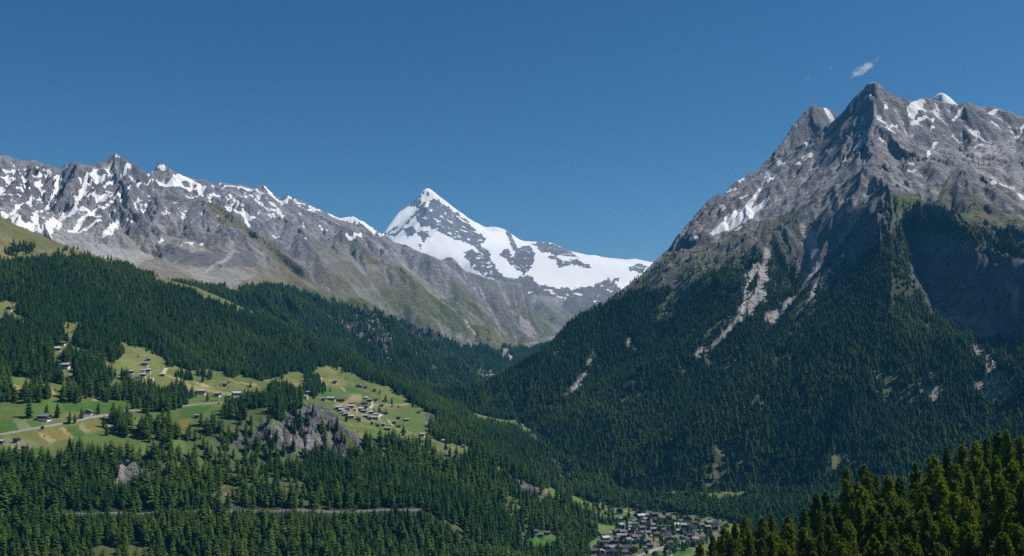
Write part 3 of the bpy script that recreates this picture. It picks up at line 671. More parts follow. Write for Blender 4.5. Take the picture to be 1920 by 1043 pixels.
SNOW = np.where(REG == 6, np.where(n_mid + n_sml > 0.35, 0.2, 1.0), SNOW); paint(REG == 6, ROCK_C)

# wooded slope below the terrace, knoll, hillside forest
rim_u = [-300, -100, 0, 60, 100, 180, 230, 280, 330, 360, 420, 480, 540, 600, 640, 700, 760, 820, 870, 910, 950, 1000, 1040, 1100]
rim_r = [1310, 1330, 1345, 1350, 1360, 1375, 1375, 1375, 1400, 1430, 1480, 1530, 1545, 1570, 1600, 1650, 1680, 1705, 1712, 1722, 1730, 1730, 1728, 1750]
RIM = np.interp(AA, [ui(u) for u in rim_u], rim_r) + 14 * noise(xs / 40, ys / 40, 99)
low_f = hs & (RR < RIM - 8) & (RR > 900)
paint(low_f, FLOOR_SHADED)
FD = np.maximum(FD, low_f * 1.0)
knoll = area([(335, 870), (345, 820), (385, 790), (430, 770), (480, 752), (560, 752), (600, 760), (570, 790), (520, 800), (440, 830), (420, 880)], 1380, 1700, 4) * hs
paint(knoll, FLOOR_SHADED); FD = np.maximum(FD, knoll)
wood = area([(-300, 455), (0, 494), (60, 490), (120, 482), (160, 484), (230, 506), (330, 538), (400, 566), (470, 592), (492, 575), (520, 590), (600, 628), (660, 650), (760, 705), (850, 762), (930, 818), (990, 870), (960, 900), (905, 850), (860, 800), (800, 770), (770, 752), (700, 712), (650, 700), (600, 690), (560, 700), (500, 712), (440, 708),
             (400, 694), (350, 694), (300, 676), (268, 650), (240, 652), (215, 680), (150, 660), (135, 615), (60, 602), (20, 585), (-50, 570), (-300, 560)], 1850, 3200, 6, 14) * hs
groves = [[(0, 600), (60, 608), (110, 615), (130, 640), (90, 655), (110, 690), (115, 722), (60, 712), (0, 710)], [(-300, 600), (0, 600), (0, 710), (-300, 740)], [(120, 668), (180, 662), (200, 705), (150, 718), (128, 700)], [(20, 755), (-300, 780), (-300, 700), (0, 705), (32, 750)], [(42, 740), (60, 732), (96, 735), (94, 762), (70, 772), (45, 765)],
          [(116, 745), (140, 735), (148, 752), (140, 762), (118, 760)], [(150, 725), (200, 720), (250, 728), (300, 735), (340, 750), (330, 768), (300, 772), (255, 768), (230, 755), (180, 752), (155, 748)], [(155, 700), (210, 705), (215, 722), (150, 725)], [(230, 705), (262, 708), (258, 718), (230, 716)], [(275, 735), (330, 715), (360, 745), (350, 762), (300, 766)],
          [(208, 790), (240, 790), (250, 810), (225, 825), (205, 808)], [(250, 805), (330, 790), (345, 815), (330, 845), (290, 855), (270, 830)], [(340, 815), (355, 845), (350, 870), (315, 880), (330, 840)], [(320, 700), (400, 703), (405, 716), (340, 712)], [(575, 700), (600, 712), (606, 745), (585, 750), (572, 730)], [(505, 725), (575, 735), (570, 750), (505, 745)],
          [(800, 800), (860, 790), (940, 860), (980, 890), (1030, 920), (1000, 915), (930, 875), (870, 840), (815, 825)], [(740, 838), (780, 835), (840, 850), (830, 862), (745, 850)], [(690, 822), (735, 835), (735, 850), (690, 838)]]
grv = np.zeros(X.shape, f32)
for g in groves: grv = np.maximum(grv, area(g, 1300, 2500, 6, 12) * hs)
gorge_f = area([(800, 770), (860, 790), (960, 800), (1060, 860), (1120, 930), (1080, 950), (1000, 890), (930, 855), (870, 820)], 1800, 3200, 6) * hs
FD = np.maximum(FD, np.maximum(wood, np.maximum(grv * 0.9, gorge_f * 0.85)))
paint(np.maximum(wood, gorge_f), FLOOR_SHADED)
paint(grv, (0.065, 0.085, 0.025), 0.8)
FD = np.maximum(FD, hs * (alp > 0) * 0.03 * (n_mid > 0.1) + area([(20, 462), (60, 466), (60, 475), (15, 480)], 2200, 2800, 4) * 0.5)
FD = np.where(hs & (V > 560) & (RR > 1380) & (FD < 0.01), 0.006 * (n_mid > 0.05), FD)
for p in ([(-20, 575), (12, 566), (34, 575), (30, 592), (-10, 592)], [(120, 602), (150, 600), (155, 615), (128, 640), (124, 620)], [(100, 648), (150, 650), (170, 660), (160, 668), (130, 662), (112, 672), (98, 660)], [(225, 648), (245, 645), (240, 662), (228, 664)], [(188, 668), (200, 672), (222, 700), (215, 705), (195, 690)],
          [(268, 678), (300, 682), (300, 700), (275, 705), (245, 690)], [(240, 700), (300, 695), (330, 706), (400, 722), (300, 735), (250, 725), (225, 705)], [(108, 690), (140, 692), (135, 712), (112, 705)], [(620, 642), (636, 645), (656, 657), (640, 660), (622, 650)], [(590, 688), (640, 692), (650, 704), (600, 706)],
          [(60, 790), (100, 790), (100, 840), (20, 845), (0, 800)]):
    m = area(p, 1380, 2900, 6, 12) * hs
    bare(m, (0.135, 0.145, 0.045), 0.03, 0.9)
bare(area([(300, 520), (345, 535), (420, 556), (484, 584), (478, 588), (420, 567), (345, 544), (300, 529)], 2400, 2950, 1.5) * hs, (0.115, 0.135, 0.040), 0.02)
bare(area([(1000, 795), (1040, 830), (1046, 842), (1020, 838)], 1800, 3000, 3), (0.10, 0.135, 0.035), 0.1)
# fields
FR = dict(rmin=1300, rmax=2450, rag=1.6, wave=6)
for p, c in (([(0, 788), (24, 789), (37, 807), (-60, 820)], LUSH), ([(49, 788), (74, 790), (84, 800), (61, 804)], LUSH), ([(24, 786), (45, 786), (60, 804), (38, 807)], PALE), ([(69, 809), (81, 812), (107, 828), (92, 831)], TAN), ([(81, 808), (112, 803), (130, 824), (110, 828)], OCHRE), ([(111, 801), (120, 801), (138, 820), (130, 824)], TAN),
             ([(121, 800), (146, 798), (160, 815), (140, 820)], LUSH), ([(146, 797), (156, 796), (175, 813), (160, 815)], (0.21, 0.185, 0.10)), ([(157, 796), (180, 790), (190, 805), (176, 812)], OCHRE), ([(40, 812), (68, 810), (92, 831), (60, 830)], (0.13, 0.135, 0.035)), ([(3, 820), (54, 824), (73, 834), (47, 840), (14, 835)], PALE), ([(49, 846), (76, 838), (90, 841), (81, 849), (54, 853)], LUSH), ([(-40, 840), (20, 842), (10, 850), (-40, 860)], LUSH), ([(10, 834), (30, 838), (50, 842), (30, 846)], TAN),
             ([(118, 758), (170, 754), (244, 752), (257, 765), (203, 774), (183, 774), (122, 771)], LUSH), ([(60, 748), (115, 752), (118, 768), (60, 780), (30, 778)], (0.085, 0.14, 0.028)), ([(18, 718), (40, 723), (35, 736), (18, 732)], TAN), ([(96, 730), (102, 732), (104, 741), (98, 740)], TAN), ([(172, 744), (190, 746), (188, 752), (174, 752)], TAN), ([(200, 796), (222, 800), (218, 812), (205, 812)], TAN),
             ([(307, 700), (323, 702), (352, 718), (381, 728), (409, 732), (444, 738), (421, 741), (392, 735), (355, 733), (329, 715)], (0.235, 0.20, 0.09)), ([(362, 716), (378, 718), (400, 727), (380, 726)], TAN), ([(448, 717), (478, 720), (490, 727), (467, 726)], TAN), ([(427, 711), (432, 711), (450, 719), (446, 720)], TAN), ([(325, 698), (360, 712), (395, 722), (440, 726), (395, 710), (345, 700)], (0.085, 0.125, 0.032)),
             ([(338, 766), (400, 760), (385, 772), (364, 783), (335, 786)], LUSH), ([(337, 787), (364, 784), (352, 803), (340, 803)], OCHRE), ([(258, 835), (275, 830), (270, 848), (256, 850)], (0.09, 0.14, 0.03)), ([(318, 825), (345, 820), (348, 848), (322, 842)], (0.085, 0.135, 0.03)),
             ([(205, 720), (232, 722), (232, 730), (210, 728)], TAN), ([(132, 695), (150, 700), (142, 712), (128, 706)], (0.20, 0.175, 0.075)),
             ([(636, 727), (648, 728), (649, 737), (679, 742), (676, 754), (655, 757), (621, 760), (647, 753), (657, 743), (641, 732)], (0.245, 0.20, 0.10)), ([(647, 724), (668, 727), (679, 737), (668, 741), (649, 739)], (0.07, 0.13, 0.025)), ([(588, 738), (621, 731), (655, 745), (641, 748), (605, 746)], (0.062, 0.125, 0.024)), ([(600, 708), (640, 712), (650, 722), (640, 727), (610, 722)], (0.19, 0.17, 0.07)),
             ([(755, 773), (787, 768), (789, 792), (770, 787)], (0.085, 0.145, 0.03)), ([(700, 800), (740, 795), (760, 805), (710, 812)], (0.09, 0.14, 0.03)), ([(625, 760), (660, 758), (700, 775), (720, 790), (690, 792), (650, 780)], (0.175, 0.155, 0.068)), ([(530, 715), (570, 720), (560, 730), (520, 726)], (0.20, 0.16, 0.07)), ([(500, 716), (525, 716), (525, 728), (500, 726)], (0.13, 0.15, 0.045)),
             ([(1000, 1000), (1030, 995), (1050, 1010), (1045, 1035), (1000, 1040), (985, 1020)], LUSH)):
    m = area(p, **FR) * (REG == 2); bare(m, c, 0.03, 0.92)
for pts, w, c in (([(598, 727), (604, 716), (600, 712), (602, 708)], 5, (0.40, 0.36, 0.27)), ([(590, 740), (598, 727)], 3, (0.30, 0.27, 0.18)), ([(696, 752), (699, 760), (694, 766)], 5, (0.40, 0.37, 0.30)), ([(700, 760), (745, 759), (766, 757)], 4, (0.36, 0.32, 0.22)), ([(707, 783), (716, 777)], 6, (0.45, 0.42, 0.36)), ([(728, 788), (736, 797)], 4, (0.42, 0.39, 0.32)), ([(745, 804), (766, 810), (800, 822), (860, 845)], 4, (0.30, 0.27, 0.18)), ([(604, 712), (650, 716), (700, 740), (705, 745)], 3, (0.22, 0.20, 0.10)), ([(307, 700), (312, 690)], 6, (0.40, 0.36, 0.26))):
    bare(stroke(pts, w, 1400, 2500), c)
# cliffs and outcrops below the terrace
ledge = (n_sml + 0.6 * n_mid > 0.32) & (SL < 1.0)
for p in ([(432, 836), (445, 815), (478, 800), (520, 788), (548, 757), (600, 757), (622, 772), (640, 795), (652, 815), (690, 850), (640, 866), (600, 850), (520, 846)], [(640, 800), (668, 812), (690, 835), (668, 832)], [(200, 925), (206, 905), (228, 862), (245, 866), (300, 868), (312, 880), (290, 905), (262, 918), (232, 928)],
          [(376, 944), (395, 930), (415, 915), (440, 908), (456, 925), (458, 950), (435, 958), (400, 950)], [(770, 838), (820, 846), (865, 855), (872, 872), (840, 880), (790, 862)], [(950, 895), (985, 905), (1040, 932), (1030, 948), (1000, 940), (960, 915)], [(70, 930), (100, 925), (104, 938), (78, 945)], [(795, 775), (812, 772), (815, 795), (800, 798)]):
    m = area(p, 1180, 2300, 3, 8) * hs
    bare(m, (0.140, 0.136, 0.135), 0.16); paint(m * (n_sml > 0.22), (0.27, 0.255, 0.24), 0.7); paint(m * (n_sml < -0.2), (0.08, 0.078, 0.085), 0.7); paint(m * ledge, (0.125, 0.135, 0.045), 0.9)
    ROCK = np.maximum(ROCK, m)
bare(stroke([(240, 866), (228, 890), (212, 910)], 7, 1200, 1500, 2), (0.36, 0.32, 0.28)); bare(area([(412, 913), (440, 905), (456, 925), (430, 928)], 1180, 1400, 2), (0.15, 0.145, 0.05), 0.1)
bare(area([(640, 810), (665, 830), (688, 852), (670, 856), (650, 835)], 1400, 1700, 2), (0.11, 0.14, 0.035), 0.1)
# village ground and valley floor
va = (REG == 1)
paint(va * (n_mid > 0.0), (0.085, 0.135, 0.028), 0.7)
town = area([(1095, 1060), (1130, 1005), (1165, 985), (1190, 962), (1240, 962), (1300, 970), (1355, 976), (1365, 1000), (1320, 1025), (1240, 1060)], 1300, 2100, 2) * (RR < FOOT)
paint(town, (0.155, 0.140, 0.115), 0.9); paint(town * (n_sml > 0.1), (0.10, 0.13, 0.04), 0.8)
for p, c in (([(1182, 1025), (1205, 1022), (1214, 1033), (1196, 1040)], LUSH), ([(1262, 1025), (1280, 1022), (1300, 1032), (1280, 1045), (1262, 1045)], LUSH), ([(1215, 1040), (1240, 1034), (1258, 1043), (1220, 1050)], LUSH), ([(1172, 968), (1188, 970), (1186, 980), (1174, 978)], LUSH), ([(1108, 950), (1145, 960), (1150, 978), (1125, 985), (1105, 968)], (0.11, 0.15, 0.035)), ([(1320, 976), (1345, 978), (1340, 984), (1318, 982)], (0.14, 0.16, 0.05))):
    paint(area(p, 1300, 2150, 1) * ((REG == 1) | (REG == 2)), c)
vtrees = area([(1075, 930), (1150, 925), (1260, 930), (1400, 940), (1500, 960), (1400, 990), (1350, 972), (1290, 966), (1180, 955), (1120, 945)], 1850, 2300, 3) * (va | (RR < FOOT + 60))
FDB = np.maximum(vtrees * 0.9, town * 0.07)                          # mixed leafy trees of the valley floor
FDB = np.maximum(FDB, area([(1020, 950), (1085, 955), (1112, 985), (1122, 1003), (1105, 1025), (1095, 1070), (1045, 1070), (1048, 1000)], 1300, 1950, 4) * 0.85)
FDB = np.maximum(FDB, area([(1095, 945), (1150, 955), (1160, 985), (1130, 1000), (1105, 980)], 1300, 2100, 4) * 0.12)
FDB = np.maximum(FDB, (hs & (RR > 1380) & (V > 640) & (V < 880) & (FD < 0.01) & (n_mid > 0.0)) * 0.022)
FD = np.where((REG == 1), 0, FD)
FD = np.where((REG == 1) & (AA > ui(1395)) & (RR > 1500), 0.95, FD); paint((REG == 1) & (AA > ui(1395)), FLOOR_SHADED)
FD = np.where((REG == 2) & (AA > ui(1050)) & (RR > 1400), FD * 0.5, FD)

COL *= (1 + 0.15 * rm_hi * smooth(V, 380, 320) * (ASP > -2))[..., None]
# openings in the forest, broadleaf bushes in the lower wood
n_gap = fbm(xs / 95, ys / 95, 3, 141) + 0.25 * n_sml
gap = smooth(n_gap, 0.26, 0.42) * (FD > 0.5) * ((REG == 3) | (REG == 2) | (REG == 4))
paint(gap * (FD > 0.5) * ((REG != 2) | (RR < 1900)), (0.070, 0.090, 0.028), 0.9); paint(gap * (n_sml > 0.2) * (REG != 2), (0.19, 0.175, 0.14), 0.7)
FD = FD * (1 - 0.8 * gap * np.where((REG == 2) & (RR > 1900), 0.35, 1.0))
FDB = np.maximum(FDB, low_f * (RR < 1380) * smooth(n_mid, 0.0, 0.4) * 0.16)
COL *= np.clip(vary(0.22), 0.5, 1.5)
ROCK = np.maximum(ROCK, smooth(SL, 0.45, 0.9) * ((REG == 3) | (REG == 4)) * (FD < 0.3) + 0.5 * ((REG == 3) | (REG == 4)) * (FD < 0.3) + (REG == 5) * (SNOW < 0.5))
ROCK = np.clip(ROCK, 0, 1)

# ------------------------------------------------------------------ materials
def new_mat(name):
    m = bpy.data.materials.new(name); m.use_nodes = True
    nt = m.node_tree; nt.nodes.clear()
    out = nt.nodes.new("ShaderNodeOutputMaterial"); b = nt.nodes.new("ShaderNodeBsdfPrincipled")
    b.inputs["Roughness"].default_value = 0.85
    b.inputs["Specular IOR Level"].default_value = 0.15
    nt.links.new(b.outputs[0], out.inputs[0])
    return m, nt, b
def N(nt, kind, **kw):
    n = nt.nodes.new(kind)
    for k, v in kw.items(): setattr(n, k, v)
    return n
def math_node(nt, op, a, b=None, clamp=False):
    n = nt.nodes.new("ShaderNodeMath"); n.operation = op; n.use_clamp = clamp
    for i, s in enumerate((a, b)):
        if s is None: continue
        if isinstance(s, (int, float)): n.inputs[i].default_value = s
        else: nt.links.new(s, n.inputs[i])
    return n.outputs[0]
def noise_node(nt, vec, scale, detail=4, rough=0.55):
    n = nt.nodes.new("ShaderNodeTexNoise"); n.inputs["Scale"].default_value = scale; n.inputs["Detail"].default_value = detail; n.inputs["Roughness"].default_value = rough
    nt.links.new(vec, n.inputs["Vector"]); return n.outputs["Fac"]
def mix_col(nt, fac, a, b, blend='MIX'):
    n = nt.nodes.new("ShaderNodeMix"); n.data_type = 'RGBA'; n.blend_type = blend
    for s, i in ((fac, n.inputs["Factor"]), (a, n.inputs[6]), (b, n.inputs[7])):
        if isinstance(s, (int, float)): i.default_value = s
        elif isinstance(s, tuple): i.default_value = (*s, 1)
        else: nt.links.new(s, i)
    return n.outputs[2]
def ground_material():
    m, nt, b = new_mat("mountain_ground")
    tc = N(nt, "ShaderNodeTexCoord"); vec = tc.outputs["Object"]
    col = N(nt, "ShaderNodeAttribute", attribute_name="cover").outputs["Color"]
    snow = N(nt, "ShaderNodeAttribute", attribute_name="snow").outputs["Fac"]
    rock = N(nt, "ShaderNodeAttribute", attribute_name="rock").outputs["Fac"]
    mz = N(nt, "ShaderNodeMapping"); mz.inputs["Scale"].default_value = (1.0, 1.0, 0.4); nt.links.new(vec, mz.inputs["Vector"])
    n1 = noise_node(nt, mz.outputs[0], 0.055, 6, 0.72); n2 = noise_node(nt, vec, 0.25, 3); n3 = noise_node(nt, vec, 0.012, 4)
    v = math_node(nt, 'ADD', math_node(nt, 'MULTIPLY', math_node(nt, 'SUBTRACT', n1, 0.5), 1.3), math_node(nt, 'MULTIPLY', math_node(nt, 'SUBTRACT', n2, 0.5), 0.8))
    amt = math_node(nt, 'ADD', math_node(nt, 'MULTIPLY', rock, 0.7), 0.6)
    fac = math_node(nt, 'ADD', math_node(nt, 'MULTIPLY', v, amt), 1.0)
    shaded = N(nt, "ShaderNodeVectorMath", operation='SCALE'); nt.links.new(col, shaded.inputs[0]); nt.links.new(fac, shaded.inputs["Scale"])
    sn = math_node(nt, 'ADD', snow, math_node(nt, 'MULTIPLY', math_node(nt, 'SUBTRACT', n1, 0.5), 0.85))
    mr = N(nt, "ShaderNodeMapRange", interpolation_type='SMOOTHSTEP'); mr.inputs[1].default_value = 0.45; mr.inputs[2].default_value = 0.56
    nt.links.new(sn, mr.inputs[0])
    mp = N(nt, "ShaderNodeMapping"); mp.inputs["Rotation"].default_value = (0.2, 0.75, 0.3); mp.inputs["Scale"].default_value = (0.16, 0.25, 1.0); nt.links.new(vec, mp.inputs["Vector"])
    strata = noise_node(nt, mp.outputs[0], 0.10, 5, 0.7)
    sfac = math_node(nt, 'ADD', math_node(nt, 'MULTIPLY', math_node(nt, 'MULTIPLY', math_node(nt, 'SUBTRACT', strata, 0.5), rock), 1.0), 1.0)
    shaded2 = N(nt, "ShaderNodeVectorMath", operation='SCALE'); nt.links.new(shaded.outputs[0], shaded2.inputs[0]); nt.links.new(sfac, shaded2.inputs["Scale"])
    shaded = shaded2
    snc = mix_col(nt, noise_node(nt, vec, 0.02, 6, 0.7), (0.60, 0.60, 0.61), (0.78, 0.775, 0.77))
    base = mix_col(nt, mr.outputs[0], shaded.outputs[0], snc)
    nt.links.new(base, b.inputs["Base Color"])
    bump = N(nt, "ShaderNodeBump"); bump.inputs["Distance"].default_value = 20.0
    hgt = math_node(nt, 'ADD', math_node(nt, 'ADD', n1, math_node(nt, 'MULTIPLY', n2, 0.25)), math_node(nt, 'MULTIPLY', strata, 0.5))
    nt.links.new(hgt, bump.inputs["Height"])
    st = math_node(nt, 'MULTIPLY', math_node(nt, 'SUBTRACT', 1.0, math_node(nt, 'MULTIPLY', mr.outputs[0], 0.62)), math_node(nt, 'ADD', math_node(nt, 'MULTIPLY', rock, 0.9), 0.06))
    nt.links.new(st, bump.inputs["Strength"])
    nt.links.new(bump.outputs[0], b.inputs["Normal"])
    return m
GROUND = ground_material()

# ------------------------------------------------------------------ ground objects, cut out of the one grid along the valleys
def ground_object(name, ids, label, cat=None):
    quad = np.isin(REG[:-1, :-1], ids)
    idx = np.arange(NR * NA).reshape(NR, NA)
    q = np.stack([idx[:-1, :-1], idx[:-1, 1:], idx[1:, 1:], idx[1:, :-1]], -1)[quad]
    used, inv = np.unique(q, return_inverse=True)
    q = inv.reshape(q.shape)
    me = bpy.data.meshes.new(name)
    co = np.stack([X.ravel()[used], Y.ravel()[used], Z.ravel()[used]], -1).astype(f32)
    me.vertices.add(len(co)); me.vertices.foreach_set('co', co.ravel())
    me.loops.add(q.size); me.loops.foreach_set('vertex_index', q.ravel().astype(np.int32))
    me.polygons.add(len(q)); me.polygons.foreach_set('loop_start', np.arange(0, q.size, 4, dtype=np.int32))
    me.polygons.foreach_set('use_smooth', np.ones(len(q), bool))
    me.update(); me.validate()
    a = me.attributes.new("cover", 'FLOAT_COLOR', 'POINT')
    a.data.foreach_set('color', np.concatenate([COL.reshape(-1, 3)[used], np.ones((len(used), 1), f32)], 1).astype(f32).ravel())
    for nm, arr in (("snow", SNOW), ("rock", ROCK)):
        a = me.attributes.new(nm, 'FLOAT', 'POINT'); a.data.foreach_set('value', arr.ravel()[used].astype(f32))
    me.materials.append(GROUND)
    o = bpy.data.objects.new(name, me); C.objects.link(o)
    o["kind"] = "structure"; o["label"] = label
    return o
ground_object("foreground_hill", [0], "near wooded hill falling away below the viewpoint")
ground_object("valley_ground", [1], "flat green valley floor that carries the dark roofed village")
ground_object("terraced_hillside", [2], "green hillside with meadow terraces above a wooded slope and grey cliffs")
ground_object("rocky_mountain", [3], "steep dark forested mountain with a pointed grey rock summit")
ground_object("mountain_range", [4], "grey jagged mountain range with snow gullies above brown alpine slopes")
ground_object("snow_mountain", [5], "white snow covered pyramid peak with broad glaciers")
ground_object("snow_summit", [6], "small white snow tip showing behind the rocky crest")
# ------------------------------------------------------------------ roads and paths
def simple_mat(name, rgb, rough=0.85, var=0.25, scale=0.6, spec=0.15, bump=0.0, rnd=0.0):
    m, nt, b = new_mat(name)
    b.inputs["Roughness"].default_value = rough; b.inputs["Specular IOR Level"].default_value = spec
    tc = N(nt, "ShaderNodeTexCoord")
    n = noise_node(nt, tc.outputs["Object"], scale, 4)
    f = math_node(nt, 'ADD', math_node(nt, 'MULTIPLY', math_node(nt, 'SUBTRACT', n, 0.5), 2 * var), 1.0)
    if rnd:
        oi = N(nt, "ShaderNodeObjectInfo")
        f = math_node(nt, 'MULTIPLY', f, math_node(nt, 'ADD', math_node(nt, 'MULTIPLY', math_node(nt, 'SUBTRACT', oi.outputs["Random"], 0.5), 2 * rnd), 1.0))
    s = N(nt, "ShaderNodeVectorMath", operation='SCALE'); s.inputs[0].default_value = rgb; nt.links.new(f, s.inputs["Scale"])
    nt.links.new(s.outputs[0], b.inputs["Base Color"])
    if bump:
        bp = N(nt, "ShaderNodeBump"); bp.inputs["Distance"].default_value = bump; nt.links.new(n, bp.inputs["Height"]); nt.links.new(bp.outputs[0], b.inputs["Normal"])
    return m
ROAD_M = simple_mat("pale_road", (0.30, 0.285, 0.26), var=0.2, scale=0.15)
TRACK_M = simple_mat("forest_road", (0.21, 0.20, 0.18), var=0.35, scale=0.08)
PATH_M = simple_mat("footpath", (0.36, 0.32, 0.24), var=0.25, scale=0.3)
def mesh_obj(name, verts, faces, mat, parent=None, smooth_=False):
    me = bpy.data.meshes.new(name); me.from_pydata([tuple(v) for v in verts], [], faces); me.update()
    if mat is not None:
        for q in (mat if isinstance(mat, (list, tuple)) else [mat]): me.materials.append(q)
    if smooth_: me.polygons.foreach_set('use_smooth', np.ones(len(faces), bool))
    o = bpy.data.objects.new(name, me); C.objects.link(o)
    if parent is not None: o.parent = parent
    return o
def road(name, pts, width, mat, label, rmin=1000, rmax=2600, dz=0.5):
    w = [ground_at(u, v, rmin, rmax) for u, v in pts]
    dense = []
    for a, b in zip(w[:-1], w[1:]):
        n = max(2, int((b - a).length / 6))
        dense += [a.lerp(b, k / n) for k in range(n)]
    dense.append(w[-1])
    for _ in range(12):
        dense = [dense[0]] + [(dense[k - 1] + dense[k] * 2 + dense[k + 1]) / 4 for k in range(1, len(dense) - 1)] + [dense[-1]]
    vs, fs = [], []
    for k, p in enumerate(dense):
        t = (dense[min(k + 1, len(dense) - 1)] - dense[max(k - 1, 0)]); t.z = 0; t.normalize()
        nrm = Vector((-t.y, t.x, 0))
        z = max(height_xy(*(p + nrm * s * width / 2).xy) for s in (-1, 0, 1)) + dz
        for s in (-1, 1):
            q = p + nrm * s * width / 2
            vs += [(q.x, q.y, z), (q.x + nrm.x * s * 0.6, q.y + nrm.y * s * 0.6, z - 3.0)]
        if k:
            i = 4 * k
            fs += [(i - 4, i - 2, i + 2, i), (i - 3, i - 4, i, i + 1), (i - 2, i - 1, i + 3, i + 2)]
    o = mesh_obj(name, vs, fs, mat)
    o["kind"] = "structure"; o["label"] = label
    return dense
road_line = road("road", [(-60, 825), (0, 815), (40, 808), (80, 801), (110, 796), (150, 788), (190, 780), (222, 774), (250, 770), (275, 768), (300, 766), (330, 763), (360, 759), (400, 756), (440, 751), (480, 749), (520, 750)], 7.0, ROAD_M, "pale road crossing the meadow terrace past the chalets", 1380)
track_line = road("forest_road", [(-60, 967), (0, 966), (100, 966), (200, 964), (300, 962), (400, 961), (500, 960), (600, 960), (700, 958), (790, 957)], 3.2, TRACK_M, "level road cut through the lower forest", 1150, 1400, 1.0)
village_road = road("village_road", [(1195, 1046), (1210, 1038), (1230, 1030), (1250, 1024), (1275, 1019), (1300, 1012)], 8.0, ROAD_M, "pale village road between the houses and the small green meadows", 1300, 2100)
road("village_lane", [(1238, 1032), (1252, 1040), (1264, 1045)], 5.0, ROAD_M, "short lane forking between two bright green meadows", 1300, 2100)
road("upper_lane", [(1112, 953), (1120, 948), (1135, 950), (1160, 956), (1190, 964)], 6.0, ROAD_M, "pale lane entering the village along the wooded slope", 1500, 2300)
FD = FD * (1 - stroke([(-60, 967), (0, 966), (100, 966), (200, 964), (300, 962), (400, 961), (500, 960), (600, 960), (700, 958), (790, 957)], 14, 1150, 1400))
FD = FD * (1 - stroke([(-60, 825), (0, 815), (80, 801), (150, 788), (222, 774), (275, 768), (330, 763), (400, 756), (480, 749)], 13, 1380, 2000))

# ------------------------------------------------------------------ trees
def foliage_mat(name, dark, light, tip=None):
    m, nt, b = new_mat(name)
    b.inputs["Roughness"].default_value = 0.75
    oi = N(nt, "ShaderNodeObjectInfo"); tc = N(nt, "ShaderNodeTexCoord")
    n = noise_node(nt, tc.outputs["Object"], 0.45, 3)
    f = math_node(nt, 'ADD', math_node(nt, 'MULTIPLY', oi.outputs["Random"], 0.95), math_node(nt, 'MULTIPLY', math_node(nt, 'SUBTRACT', n, 0.4), 0.9), True)
    c = mix_col(nt, f, dark, light)
    nt.links.new(c, b.inputs["Base Color"])
    tr = N(nt, "ShaderNodeBsdfTranslucent"); nt.links.new(c, tr.inputs["Color"])
    mx = N(nt, "ShaderNodeMixShader"); mx.inputs[0].default_value = 0.36
    out = [n for n in nt.nodes if n.type == 'OUTPUT_MATERIAL'][0]
    nt.links.new(b.outputs[0], mx.inputs[1]); nt.links.new(tr.outputs[0], mx.inputs[2]); nt.links.new(mx.outputs[0], out.inputs[0])
    return m
SPRUCE = foliage_mat("spruce_needles", (0.009, 0.038, 0.005), (0.040, 0.100, 0.012))
LARCH = foliage_mat("larch_needles", (0.036, 0.078, 0.008), (0.098, 0.155, 0.017))
NEAR_L = foliage_mat("near_larch_needles", (0.058, 0.108, 0.008), (0.185, 0.235, 0.014))
LEAFY = foliage_mat("broad_leaves", (0.040, 0.085, 0.020), (0.085, 0.140, 0.035))
BARK = simple_mat("bark", (0.085, 0.065, 0.050), var=0.3, scale=1.5)

def trunk_geo(h, r0, sides=6, lean=0.0, rnd=random, n=6):
    vs, fs = [], []
    for k in range(n + 1):
        t = k / n; rr = r0 * (1 - t) ** 0.9 + 0.02 * r0
        ox, oy = lean * t * t * h, 0.3 * lean * math.sin(t * 3) * h
        for s in range(sides):
            a = 2 * math.pi * s / sides
            vs.append((ox + rr * math.cos(a), oy + rr * math.sin(a), -1.0 + t * (h + 1.0)))
    for k in range(n):
        for s in range(sides):
            a, b = k * sides + s, k * sides + (s + 1) % sides
            fs.append((a, b, b + sides, a + sides))
    return vs, fs
def conifer_geo(seed, h, rad, levels, per, droop=0.25, ragged=0.35, bare_base=0.08, pw=0.85, leaf=2):
    """crown of drooping boughs; every bough is a small bent blade"""
    rd = random.Random(seed); vs, fs = [], []
    for L in range(levels):
        t = bare_base + (1 - bare_base) * (L + 0.5 * rd.random()) / levels
        z = t * h
        prof = ((1 - t) / (1 - bare_base)) ** pw * (1.0 if t > bare_base + 0.12 else 0.75)
        nb = max(3, int(per * (0.45 + 0.55 * prof)))
        a0 = rd.random() * 6.28
        for k in range(nb):
            a = a0 + 2 * math.pi * k / nb + rd.uniform(-0.3, 0.3)
            ln = rad * prof * (1 + rd.uniform(-ragged, ragged)) + 0.15
            w = max(0.35, ln * 0.42)
            ca_, sa_ = math.cos(a), math.sin(a)
            up = rd.uniform(-0.1, 0.25)
            def P(d, s, dz): return (ca_ * d - sa_ * s, sa_ * d + ca_ * s, z + dz)
            i = len(vs)
            vs += [P(0, 0, 0.12 * ln + 0.25), P(ln * 0.55, w, -droop * ln * 0.5 + up * ln), P(ln, 0, -droop * ln + up * ln * 0.5), P(ln * 0.55, -w, -droop * ln * 0.5 + up * ln), P(ln * 0.5, 0, 0.10 * ln + up * ln)]
            fs += [(i, i + 1, i + 4), (i + 1, i + 2, i + 4), (i + 2, i + 3, i + 4), (i + 3, i, i + 4)]
    i = len(vs)                             # dark heart of the crown
    vs += [(0, 0, h * 1.0)] + [(0.28 * rad * math.cos(a), 0.28 * rad * math.sin(a), h * (bare_base + 0.05)) for a in (0.3, 1.9, 3.1, 4.4, 5.5)]
    fs += [(i, i + 1 + k, i + 1 + (k + 1) % 5) for k in range(5)]
    return vs, fs
